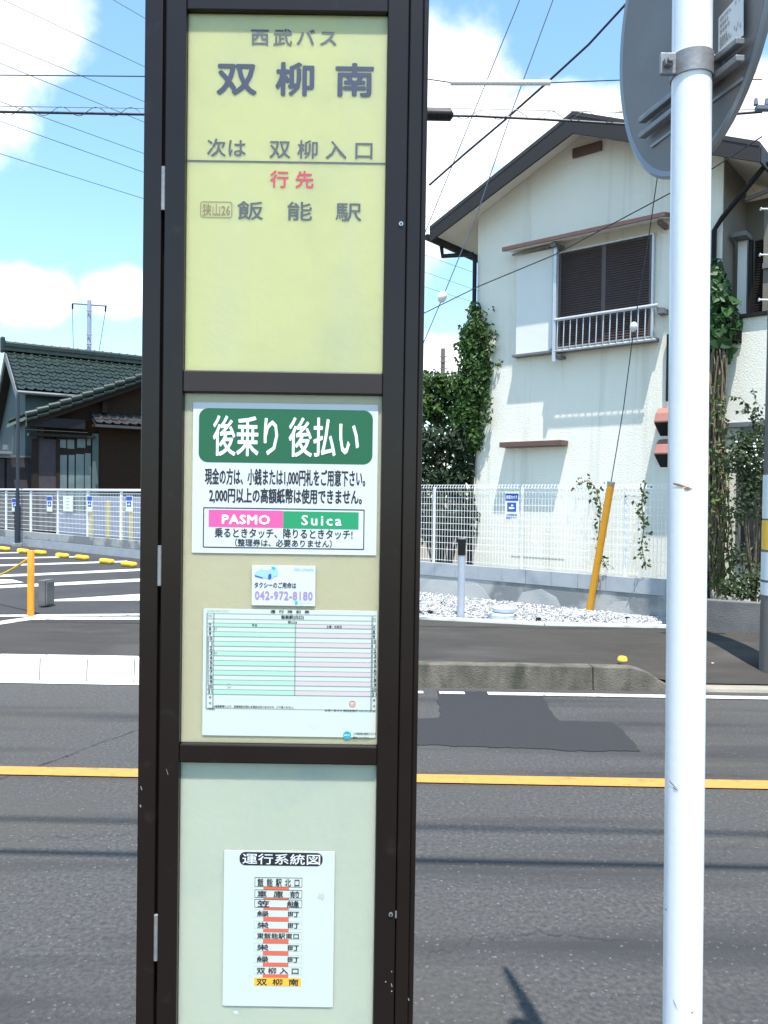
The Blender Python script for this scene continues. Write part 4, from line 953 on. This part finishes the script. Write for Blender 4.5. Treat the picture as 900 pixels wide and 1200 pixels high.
# bollard
q = G(540, 725, ZL); bo = thing('bollard', 'slim grey bollard light with dark cap standing in the white gravel', 'bollard', q)
mb = MB(); mb.tube([q, q + UP * .80], .046, 20); mb.build('post', 'grey_post', bo, smooth=True)
mb = MB(); mb.tube([q + UP * .80, q + UP * 1.0], .050, 20); mb.build('cap', 'black_metal', bo, smooth=True)
mb = MB(); mb.tube([q + UP * 1.0, q + UP * 1.012], .052, 20); mb.build('cap_lid', 'galv', bo, smooth=True)
# drain cover
q = G(587, 726, ZL); dc = MB()
dc.tube([q + UP * .01, q + UP * .02, q + UP * .07, q + UP * .085], [.14, .17, .17, .15], 28); dc.tube([q + Vector((.05, .05, .085)), q + Vector((.05, .05, .10)), q + Vector((.05, .05, .14)), q + Vector((.05, .05, .155))], [.12, .15, .15, .10], 28)
setp(dc.build('inspection_cover', 'drain', None, smooth=True), 'round pale blue grey stepped cover sitting in the white gravel', 'cover')
# guy wire cover and guy
ga, gbp = G(690, 719, ZL), A(716, 567, 10.25)
gy = thing('guy_cover', 'leaning orange yellow plastic guy wire cover rising from the gravel', 'guy cover', ga)
mb = MB(); mb.tube([ga, gbp], .047, 20); mb.build('tube', 'yellow_pipe', gy, smooth=True)
dgy = (gbp - ga).normalized(); mb = MB(); mb.tube([gbp - dgy * .01, gbp + dgy * .03], .05, 20); mb.build('cap', 'scuff', gy, smooth=True)
def line3(pts, r, name, mat, label, cat='cable', group=None, seg=6):
    mb = MB(); mb.tube(pts, r, seg); return setp(mb.build(name, mat, None, smooth=True), label, cat, group)
gw = thing('guy_wire', 'thin guy wire with a white bead running up from the orange yellow guy cover', 'wire', gbp)
G_ = [A(716, 566, 10.25), A(731, 476, 10.0), A(743, 383, 9.8), A(757, 300, 9.6), A(769, 217, 9.4), A(790, 60, 9.2), A(806, -60, 9.0)]
mb = MB(); mb.tube(G_, .006, 6); mb.build('wire', 'wire', gw)
def bead(p, d, r, parent):
    d = d.normalized(); mb = MB(); mb.tube([p - d * r * 1.3, p - d * r, p - d * r * .3, p + d * r * .3, p + d * r, p + d * r * 1.3], [r * .3, r * .75, r, r, r * .75, r * .3], 14); mb.build('bead', 'sleeve_white', parent, smooth=True)
bead(A(742.5, 383, 9.8), G_[3] - G_[2], .045, gw)
# yellow kerb marker
q = G(732, 775, .2); q.y += .07; mk = MB(); mk.tube([Vector((q.x, q.y, .193)), Vector((q.x, q.y, .215)), Vector((q.x, q.y, .232))], [.046, .045, .032], 20)
setp(mk.build('kerb_marker', 'yellow', None, smooth=True), 'small round yellow marker on top of the dark kerb', 'marker')
for px, py, rr in ((797, 801, .02), (853, 804, .015), (897, 805, .016), (613, 778, .01), (835, 777, .012)):
    q = G(px, py, .012 if py > 790 else .2); s = MB(); s.add([q + Vector((v.x * rr * 1.3, v.y * rr, v.z * rr * .5)) for v in IV], IF); setp(s.build('litter', 'stone', None), 'tiny pale scrap lying by the kerb', 'litter', 'pale scraps by the kerb')

# ================================================================== PARKING LOT left
def fpos(px, py, z=ZL): return G(px, py, z)
FA, FB = G(0, 636.5, ZL), G(165, 655, ZL); FU = (FB - FA).normalized(); FN = Vector((-FU.y, FU.x, 0))
if FN.y < 0: FN = -FN
FC = FN.dot(FA)
def lw_(u, d, z): return FA + FU * u + FN * d + UP * (z - ZL)
LF = (FB - FA).length
lwall = thing('boundary_wall', 'low pale grey block wall at the back of the parking lot', 'wall', lw_(LF / 2, 0, ZL))
for z0, z1, mt, nm in ((ZL - .05, ZL + .21, 'block', 'block_course'), (ZL + .216, ZL + .42, 'concrete_wall', 'coping_course')):
    mb = MB(); u = -4.0
    while u < LF + 5: mb.frame(FA - UP * ZL, FU, FN, UP, (u + .004, 0, z0), (u + .595, .14, z1)); u += .6
    mb.build(nm, mt, lwall, bevel=.006)
lf = thing('mesh_fence', 'white mesh fence with a thick top rail at the back of the parking lot', 'fence', lw_(LF / 2, .07, ZL + .42))
def fu(px, py=600): return (PL(px, py, FN, FC) - FA).dot(FU)
pu = [fu(x) for x in (-62, -28, 4.5, 33.5, 65, 100, 139, 182, 230)]
for u in pu:
    mb = MB(); mb.tube([lw_(u, .07, ZL + .40), lw_(u, .07, 1.80)], .034, 10); mb.build('post', 'fence_white', lf, smooth=True)
mb = MB(); mb.tube([lw_(pu[0], .05, 1.80), lw_(pu[-1], .05, 1.80)], .032, 8); mb.tube([lw_(pu[0], .05, 1.72), lw_(pu[-1], .05, 1.72)], .012, 6); mb.build('top_rail', 'fence_white', lf, smooth=True)
for i in range(len(pu) - 1):
    mb = MB(); a, b = pu[i], pu[i + 1]
    for k in range(9): mb.tube([lw_(a, .045, .68 + k * .12), lw_(b, .045, .68 + k * .12)], .0065, 4, False)
    u = a + .06
    while u < b: mb.tube([lw_(u, .04, .66), lw_(u, .04, 1.74)], .0028, 4, False); u += .075
    mb.build('mesh_panel', 'fence_white', lf)
wp_lab = ['blue and white plate on the lot fence, half behind the dark lamp post', 'blue and white plate on the lot fence between dark lamp post and white board', 'blue and white plate on the lot fence just right of the white notice board', 'blue and white plate on the lot fence nearest the bus stop sign']
for (a, b), lab in zip(((14, 21), (55, 61), (102, 108), (147.5, 155)), wp_lab):
    off = (a / 165) * -3
    plate(a, b, 581 + (3 if a < 30 else 0), 599.5, FN, FC + .02, lab, 'blue plates on the lot fence', False)
nb = MB(); a = PL(74, 581.5, FN, FC + .015); b = PL(85, 599.5, FN, FC + .015)
nb.frame((a + b) / 2, FU, FN, UP, (-(b - a).dot(FU) / 2, 0, (b.z - a.z) / 2), ((b - a).dot(FU) / 2, .006, (a.z - b.z) / 2))
nbt = thing('notice_board', 'plain white notice board with faint lines on the lot fence', 'notice', (a + b) / 2)
nb.build('board', 'fence_white', nbt); mb = MB(); o = (a + b) / 2
for k in range(4): mb.frame(o, FU, FN, UP, (-.085, -.003, .14 - k * .085), (.085, -.001, .165 - k * .085))
mb.build('print_lines', 'ink_lblue', nbt)
# wheel stops
base_ws = None
ws_lab = ['yellow wheel stop at the far left edge of the lot', 'yellow wheel stop left of the orange bollard post', 'yellow wheel stop just right of the orange bollard post', 'yellow wheel stop, left of the middle pair', 'yellow wheel stop, right of the middle pair', 'yellow wheel stop below the third fence bay', 'yellow wheel stop nearest the bus stop sign']
for (px, py), lab in zip(((5, 645.5), (27, 648), (47, 650), (73, 653.5), (96, 656), (125, 660.5), (151, 664)), ws_lab):
    q = G(px, py, ZL); 
    if base_ws is None:
        mb = MB(); mb.frame((0, 0, 0), FU, FN, UP, (-.24, -.07, 0), (.24, .07, .105)); o = mb.build('wheel_stop', 'yellow', None, bevel=.04); base_ws = o
    else: o = base_ws.copy(); COL.objects.link(o)
    o.location = q; o['label'] = lab; o['category'] = 'wheel stop'; o['group'] = 'yellow wheel stops in the parking lot'
# orange post with chain and grey box
q = G(36, 722, ZL); op = thing('orange_post', 'orange yellow post standing at the edge of the parking lot', 'post', q)
mb = MB(); mb.tube([q, q + UP * .80, q + UP * .81], [.041, .041, .034], 20); mb.build('tube', 'amber', op, smooth=True)
ch = MB(); c0 = q + Vector((0, .04, .74)); c1 = A(-40, 676, 11.5); pts = [c0.lerp(c1, k / 12) - UP * .12 * math.sin(math.pi * k / 12) for k in range(13)]; ch.tube(pts, .014, 8); ch.build('chain', 'yellow', op, smooth=True)
q2 = G(48, 712, ZL); bx = MB(); bx.frame(q2, (.97, -.22, 0), (.22, .97, 0), UP, (-.045, 0, .02), (.055, .2, .36)); bx.frame(q2, (.97, -.22, 0), (.22, .97, 0), UP, (.0555, .02, .03), (.075, .18, .34))
setp(bx.build('meter_box', 'dark_concrete', None, bevel=.006), 'small weathered grey box standing just behind the orange post', 'box')
# lamp post
q = G(20.5, 640, ZL); lp = thing('lamp_post', 'slim navy lamp post in front of the lot fence', 'lamp post', q)
hgt = A(23, 463, q.y).z
mb = MB(); mb.tube([q + UP * .05, Vector((q.x, q.y, hgt))], .048, 14); mb.build('pole', 'navy', lp, smooth=True)
mb = MB(); mb.tube([q + UP * .05, Vector((q.x, q.y, A(22, 593, q.y).z))], .078, 16); mb.build('sleeve', 'navy', lp, smooth=True)
mb = MB(); mb.tube([q, q + UP * .09], .14, 16); mb.build('footing', 'concrete_wall', lp, smooth=True)
# coloured sheets behind the lot fence
for (x0_, x1_, y0_, y1_, mt, lab) in ((102, 178, 582, 640, 'blue_sheet', 'faded blue sheet hanging behind the lot fence near the bus stop sign'), (66, 100, 600, 632, 'blue_sheet', 'small faded blue sheet low behind the lot fence under the white notice board')):
    a = PL(x0_, y0_, FN, FC + .6); b = PL(x1_, y1_, FN, FC + .6); sh = thing('sheet', lab, 'sheet', (a + b) / 2, 'blue sheets behind the lot fence'); o = (a + b) / 2; w = (b - a).dot(FU) / 2; h = (a.z - b.z) / 2
    mb = MB(); mb.frame(o, FU, FN, UP, (-w, 0, -h), (w, .02, h)); mb.build('cloth', mt, sh)
    if x0_ > 100:
        for px in (106, 126, 142, 153):
            c = PL(px, 610, FN, FC + .58); uu = (c - o).dot(FU); mb = MB(); mb.frame(o, FU, FN, UP, (uu - .09, -.02, -h * .95), (uu + .09, -.002, h * .85)); mb.build('yellow_stripe', 'yellow_sheet', sh)

# ================================================================== TILED HOUSE left
KO = Vector((-12.9, 27.0, 0)); E1 = Vector((.832, .555, 0)).normalized(); E2 = Vector((.555, -.832, 0)).normalized()
def kp(a, b, z): return KO + E1 * a + E2 * b + UP * z
def kx(px, py, b):
    p = PL(px, py, E2, E2.dot(KO) + b); return (p - KO).dot(E1), p.z
kh = thing('tiled_house', 'old dark house with green glazed tile roofs behind the parking lot', 'house', kp(2, 0, ZL))
ZR = 6.58; bE, zE = 2.35, 4.98
def tiles(name, mat, a0, a1, b0, z0, b1, z1, pitch=.27, course=.27, parent=kh, amp=.035):
    n = int((a1 - a0) / pitch) * 8; L_ = math.hypot(b1 - b0, z1 - z0); m_ = int(L_ / course); vs = []; fs = []
    nb_, nz_ = (z0 - z1) / L_, (b1 - b0) / L_
    rows_ = []
    for j in range(m_):
        rows_ += [(j / m_, 0.0), ((j + .96) / m_, .034)]
    for t, lift in rows_:
        for i in range(n + 1):
            a = a0 + (a1 - a0) * i / n; ph = (a - a0) / pitch * 2 * math.pi; w = lift * .35 * math.sin(7.3 * int((a - a0) / pitch) + 3.1 * t * m_) + amp * (math.cos(ph) * .6 + .4 * math.cos(2 * ph + .6)) + lift
            vs.append(kp(a, b0 + (b1 - b0) * t + nb_ * w, z0 + (z1 - z0) * t + nz_ * w))
    for j in range(len(rows_) - 1):
        for i in range(n): q = j * (n + 1) + i; fs.append((q, q + n + 1, q + n + 2, q + 1))
    k0 = len(vs)
    mb = MB(); mb.add(vs, fs); mb.prism([kp(a0, b0, z0 - .05), kp(a0, b0, z0 - .12), kp(a0, b1, z1 - .12), kp(a0, b1, z1 - .05)], E1 * (a1 - a0))
    return mb.build(name, mat, parent, smooth=True)
ro = tiles('roof', 'tile', -.0, 13, 0, ZR - .05, bE, zE)
tiles('roof', 'tile', -.0, 13, 0, ZR - .05, -4.0, ZR - 4.0 * .68)
mb = MB()
for k_, (hw_, z0_, z1_) in enumerate(((.17, -.06, .02), (.14, .026, .085), (.16, .09, .13), (.12, .135, .175))): mb.frame(kp(0, 0, 0), E1, E2, UP, (-.05, -hw_, ZR + z0_), (13, hw_, ZR + z1_))
for k_ in range(45): mb.tube([kp(k_ * .29, 0, ZR + .19), kp(k_ * .29 + .05, 0, ZR + .19)], .11, 8)
mb.tube([kp(-.06, 0, ZR + .19), kp(13, 0, ZR + .19)], .09, 10); mb.build('ridge', 'tile', ro, smooth=True)
mb = MB(); mb.frame(kp(0, 0, 0), E1, E2, UP, (-.16, -.17, ZR - .12), (-.02, .17, ZR + .40)); mb.build('ridge_end_tile', 'tile', ro, bevel=.05)
mb = MB(); mb.prism([kp(-.02, 0, ZR - .06), kp(-.02, 0, ZR - .36), kp(-.02, bE, zE - .34), kp(-.02, bE, zE - .06)], E1 * .06); mb.prism([kp(-.02, 0, ZR - .06), kp(-.02, 0, ZR - .36), kp(-.02, -4.0, ZR - 4.0 * .68 - .34), kp(-.02, -4.0, ZR - 4.0 * .68 - .06)], E1 * .06); mb.build('bargeboard', 'trim_grey', kh)
mb = MB(); mb.tube([kp(0, bE + .06, zE - .10), kp(13, bE + .06, zE - .10)], .06, 8); mb.build('gutter', 'trim_grey', kh, smooth=True)
mb = MB(); mb.prism([kp(.3, -3.6, ZL), kp(.3, 2.0, ZL), kp(.3, 2.0, zE - .05), kp(.3, 0, ZR - .3), kp(.3, -3.6, ZR - .3 - 3.6 * .68)], E1 * 12); mb.build('wall', 'teal_wall', kh)
# gabled wing
BW = 3.5
aL, zL = kx(30, 488, BW); aM, zM = kx(168, 441, BW); sl = (zM - zL) / (aM - aL); aT = 5.0; zT = zL + sl * (aT - aL)
for sgn, nm in ((1, 'wing_roof'), (-1, 'wing_roof')):
    vs = []; fs = []; mb = MB(); nr = 13
    e0 = aT - sgn * (aT - aL)
    mb.prism([kp(e0, BW, zL), kp(e0, BW, zL - .1), kp(aT, BW, zT - .1), kp(aT, BW, zT)], -E2 * 3.6)
    for j in range(15):                                                     # verge tiles, one after another down the slope
        t0, t1 = j / 15, (j + 1) / 15
        p0 = kp(e0 + (aT - e0) * t0, BW + .02, zL + (zT - zL) * t0); p1 = kp(e0 + (aT - e0) * t1, BW + .02, zL + (zT - zL) * t1)
        mb.tube([p0 + UP * .06, p1 + UP * .02], [.105, .085], 10)
        mb.tube([p0 + UP * .0 - UP * .10, p1 - UP * .14], [.075, .06], 10)
        for r_ in range(1, 12): mb.tube([p0 - E2 * .28 * r_ + UP * .05, p1 - E2 * .28 * r_ + UP * .01], [.09, .08], 6, False)
    mb.build(nm, 'tile', kh, smooth=True)
mb = MB(); mb.prism([kp(aL + .05, BW - .05, zL - .13), kp(aL + .05, BW - .05, zL - .32), kp(aT, BW - .05, zT - .32), kp(aT, BW - .05, zT - .13)], -E2 * .05); mb.build('bargeboard', 'dark_wood', kh)
mb = MB(); mb.prism([kp(aL + .6, BW - .45, ZL), kp(aT * 2 - aL - .6, BW - .45, ZL), kp(aT * 2 - aL - .6, BW - .45, zL - .05), kp(aT, BW - .45, zT - .3), kp(aL + .6, BW - .45, zL - .05)], -E2 * 3); mb.build('wing_wall', 'brown_board', kh)
BF = BW - .45
def kbox(name, mat, px0, py0, px1, py1, b, th, parent=kh, bevel=0.0):
    a0, z1 = kx(px0, py0, b); a1, z0 = kx(px1, py1, b); mb = MB(); mb.frame(KO, E1, E2, UP, (a0, b - th, z0), (a1, b, z1)); return mb.build(name, mat, parent, bevel=bevel)
kbox('eave_box', 'black_metal', 32, 488, 100, 503, BF + .35, .3); kbox('gutter', 'trim_grey', 31, 503, 103, 507, BF + .45, .1)
kbox('dark_soffit', 'black_metal', 34, 507, 112, 514, BF + .32, .3)
kbox('shutter', 'mauve', 45, 514, 66, 620, BF + .06, .05); kbox('corner_post', 'dark_wood', 37, 514, 45, 630, BF + .08, .07); kbox('corner_post', 'dark_wood', 66, 512, 70, 630, BF + .09, .08)
wo = kbox('window', 'dark_wood', 69, 512, 108, 630, BF + .06, .05)
for x0_, x1_, y0_, y1_ in ((70, 77.5, 515, 525), (79, 87, 515, 526), (90.5, 100, 514, 525), (102, 106.5, 512, 522), (70, 78, 533, 622), (80.5, 87, 533, 622), (89, 98, 532, 622), (99.5, 106, 531, 622)):
    kbox('pane', 'pane', x0_, y0_, x1_, y1_, BF + .075, .012, wo)
kbox('corner_post', 'teal_wall', 108.5, 508, 115, 630, BF + .12, .1)
kbox('boarding', 'brown_board', 115.5, 500, 240, 630, BF + .05, .045)
a0, z0 = kx(106, 487, BF + .1); a1 = 9.0
tiles('pent_roof', 'tile2', a0, a1, BF + .0, z0 + .12, BF + .75, z0 - .28, parent=kh)
kbox('pent_fascia', 'dark_wood', 108, 500, 240, 505, BF + .7, .06)
kbox('beam', 'brown_board', 120, 470, 126, 484, BF + .2, .15)
# lower left building part
kbox('side_fascia', 'trim_grey', -60, 531, 40, 536, 2.5, .1); kbox('shutter', 'mauve', 8, 536, 37, 625, 2.3, .05); kbox('shutter', 'mauve', -40, 536, 5, 625, 2.3, .05); kbox('side_wall', 'dark_wood', -60, 534, 44, 625, 2.24, .2)
kbox('side_roof', 'trim_grey', -60, 526, 14, 532, 2.7, .6)
lamp = kbox('outdoor_unit', 'trim_grey', 4, 521, 9, 527, 2.2, .15)

# ================================================================== OVERHEAD LINES AND DISTANT POLES
def through(pxs, Ys): return [A(x, y, Y) for (x, y), Y in zip(pxs, Ys)]
YC = 7.7
mainc = thing('overhead_cable', 'thick black telephone cable lashed below a messenger wire across the street', 'cable', A(450, 135, YC))
P_ = [A(x, y, YC) for x, y in ((-300, 128), (0, 131), (168, 134), (330, 135.5), (500, 135), (560, 136), (640, 140), (735, 146), (830, 136), (893, 131))]
mb = MB(); mb.tube(P_, .013, 8); mb.build('cable', 'wire', mainc, smooth=True)
mb = MB(); mb.tube([A(-300, 120, YC), A(0, 124.5, YC), A(168, 127, YC), A(500, 126, YC), A(735, 132, YC), A(893, 128, YC)], .004, 5); mb.build('messenger_wire', 'wire_grey', mainc)
mb = MB(); hpts = []
for k in range(0, 560):
    x = -100 + 860 * k / 560; t = (x % 41) / 41 * 2 * math.pi; hpts.append(A(x, 129.8 + .0085 * x + 5.2 * math.sin(t), YC + .03 * math.cos(t)))
mb.tube(hpts, .0032, 4, False); mb.build('spiral_hanger', 'wire', mainc)
mb = MB(); mb.tube([A(480, 134, YC), A(487, 134, YC), A(528, 134.8, YC), A(531, 135, YC)], [.03, .055, .055, .02], 16); mb.build('splice_sleeve', 'black_metal', mainc, smooth=True)
tw = thing('overhead_wire', 'level thin wire with a long white protective sleeve above the gable', 'wire', A(585, 96, YC + .4))
mb = MB(); mb.tube([A(-300, 85, YC + .4), A(0, 88, YC + .4), A(168, 89.5, YC + .4), A(500, 92.5, YC + .4), A(529, 96.8, YC + .4), A(644, 97, YC + .4), A(735, 93.5, YC + .4), A(893, 93, YC + .2)], .0055, 6); mb.build('wire', 'wire', tw)
mb = MB(); mb.tube([A(528, 97, YC + .4), A(645, 97, YC + .4)], .026, 12); mb.build('sleeve', 'sleeve_white', tw)
line3(through([(900, -130), (800, -62), (735, 3), (690, 52), (642, 96), (590, 142), (545, 180), (503, 217)], [7.6, 7.7, 8, 8.3, 8.6, 8.9, 9.2, 9.4]), .012, 'service_cable', 'wire', 'thick black service cable slanting down from the top right to beside the bus stop sign')
line3(through([(640, -90), (607, 5), (560, 120), (500, 268), (470, 340)], [9, 9.5, 10, 10.6, 11]), .0055, 'stay_wire', 'wire_grey', 'thin straight wire slanting past the left eave of the stucco house', 'wire')
sw_ = thing('stay_wire', 'thin slanting wire with a white bead left of the stucco house', 'wire', A(518, 348, 10))
S_ = through([(678, -90), (648, 0), (600, 130), (560, 248), (519, 348), (497, 400), (486, 426)], [9, 9.3, 9.6, 9.8, 10, 10.1, 10.2]); mb = MB(); mb.tube(S_, .006, 6); mb.build('wire', 'wire_grey', sw_); bead(A(518.5, 348, 10), S_[5] - S_[4], .055, sw_)
line3(through([(470, 380), (499, 366), (560, 336), (649, 299), (709, 267), (786, 226), (836, 197), (893, 160)], [11.5, 11.2, 10.8, 10, 9.4, 8.7, 8.2, 7.6]), .007, 'service_wire', 'wire', 'sagging black wire crossing in front of the shuttered window', 'wire')
wires = [((4, 0), (169, 78)), ((0, 50), (169, 119)), ((0, 74), (169, 143)), ((0, 119), (169, 180)), ((0, 142), (169, 202)), ((0, 180), (169, 233)), ((133, 0), (169, 21))]
wl_ = ['topmost long power wire crossing the sky left of the sign', 'second long power wire down crossing the sky left of the sign', 'third long power wire down crossing the sky left of the sign', 'fourth long power wire down crossing the sky left of the sign', 'fifth long power wire down crossing the sky left of the sign', 'lowest long power wire crossing the sky left of the sign', 'short bit of wire at the top edge just left of the sign']
for ((x0, y0), (x1, y1)), lab in zip(wires, wl_):
    s = (y1 - y0) / (x1 - x0); xa, xb = -140, 575; ya, yb = y0 + s * (xa - x0), y0 + s * (xb - x0); Y1 = 20.0
    v1 = 578 - ya; v2 = 586 - yb; Y2 = min(Y1 * v1 / max(v2, 40), 70)
    line3([A(xa, ya, Y1), A(xb, yb, Y2)], .010 if y0 else .010, 'power_wire', 'wire_grey', lab, 'wire', 'power wires crossing the sky', 5)
# two cables that run along the near side of the street overhead; their shadows fall on the road
for h, ysh in ((6.0, 3.70), (9.0, 4.08)):
    off = h / math.tan(SUN_EL) * math.cos(SUN_AZ); y0 = ysh - off
    line3([Vector((-25, y0 + .5, h + .2)), Vector((0, y0, h)), Vector((25, y0 - .6, h + .3))], .026 if h < 6.5 else .022, 'street_cable', 'wire', 'overhead cable along the near side of the street, seen by its shadow on the road', 'cable', 'near side overhead cables', 8)
dp = thing('distant_pole', 'pale blue distant transmission pole with one crossarm above the tiled roof', 'pole', Vector((A(104, 420, 75).x, 75, .2)))
mb = MB(); b1, t1 = A(104.3, 430, 75), A(104.8, 352, 75); mb.tube([Vector((b1.x, 75, .2)), t1], [.26, .19], 12); mb.build('pole', 'distant', dp, smooth=True)
mb = MB(); mb.tube([A(85, 355.5, 75), A(125, 358.5, 75)], .09, 6); mb.build('crossarm', 'distant', dp)
for (xa, ya), (xb, yb) in (((85, 356), (85, 362)), ((124, 358), (123.5, 365))):
    mb = MB(); mb.tube([A(xa, ya, 75), A(xb, yb, 75)], .09, 8); mb.build('insulator', 'black_metal', dp)
for pts in ([(85, 362), (85.5, 390), (86.2, 425)], [(123.5, 365), (119, 393), (114, 425)]):
    mb = MB(); mb.tube([A(x, y, 75) for x, y in pts], .035, 5); mb.build('lead_wire', 'wire_grey', dp)
for y in (364, 392, 403, 411): mb = MB(); mb.tube([A(101, y, 74.7), A(108, y, 74.7)], .05, 6); mb.build('step_bolt', 'distant', dp)
t2 = thing('distant_pole', 'tiny distant pole peeping above the tiled roof ridge', 'pole', Vector((A(79.5, 420, 95).x, 95, .2)))
mb = MB(); p_ = A(79.7, 406.5, 95); mb.tube([Vector((p_.x, 95, .2)), p_], .1, 8); mb.build('pole', 'distant', t2); mb = MB(); mb.tube([A(74, 406.5, 95), A(80, 407, 95)], .03, 5); mb.build('arm', 'distant', t2)
t3 = thing('distant_pole', 'dark distant pole above the shrub right of the bus stop sign', 'pole', Vector((A(519, 430, 42).x, 42, .2)))
mb = MB(); p_ = A(519.3, 408.5, 42); mb.tube([Vector((p_.x, 42, .2)), p_], .115, 10); mb.build('pole', 'util', t3, smooth=True)
for y in (418, 424, 432): mb = MB(); mb.tube([A(515, y, 41.8), A(524, y, 41.8)], .025, 6); mb.build('step_bolt', 'util', t3)

bpy.data.objects.remove(_to); bpy.data.curves.remove(_tc)
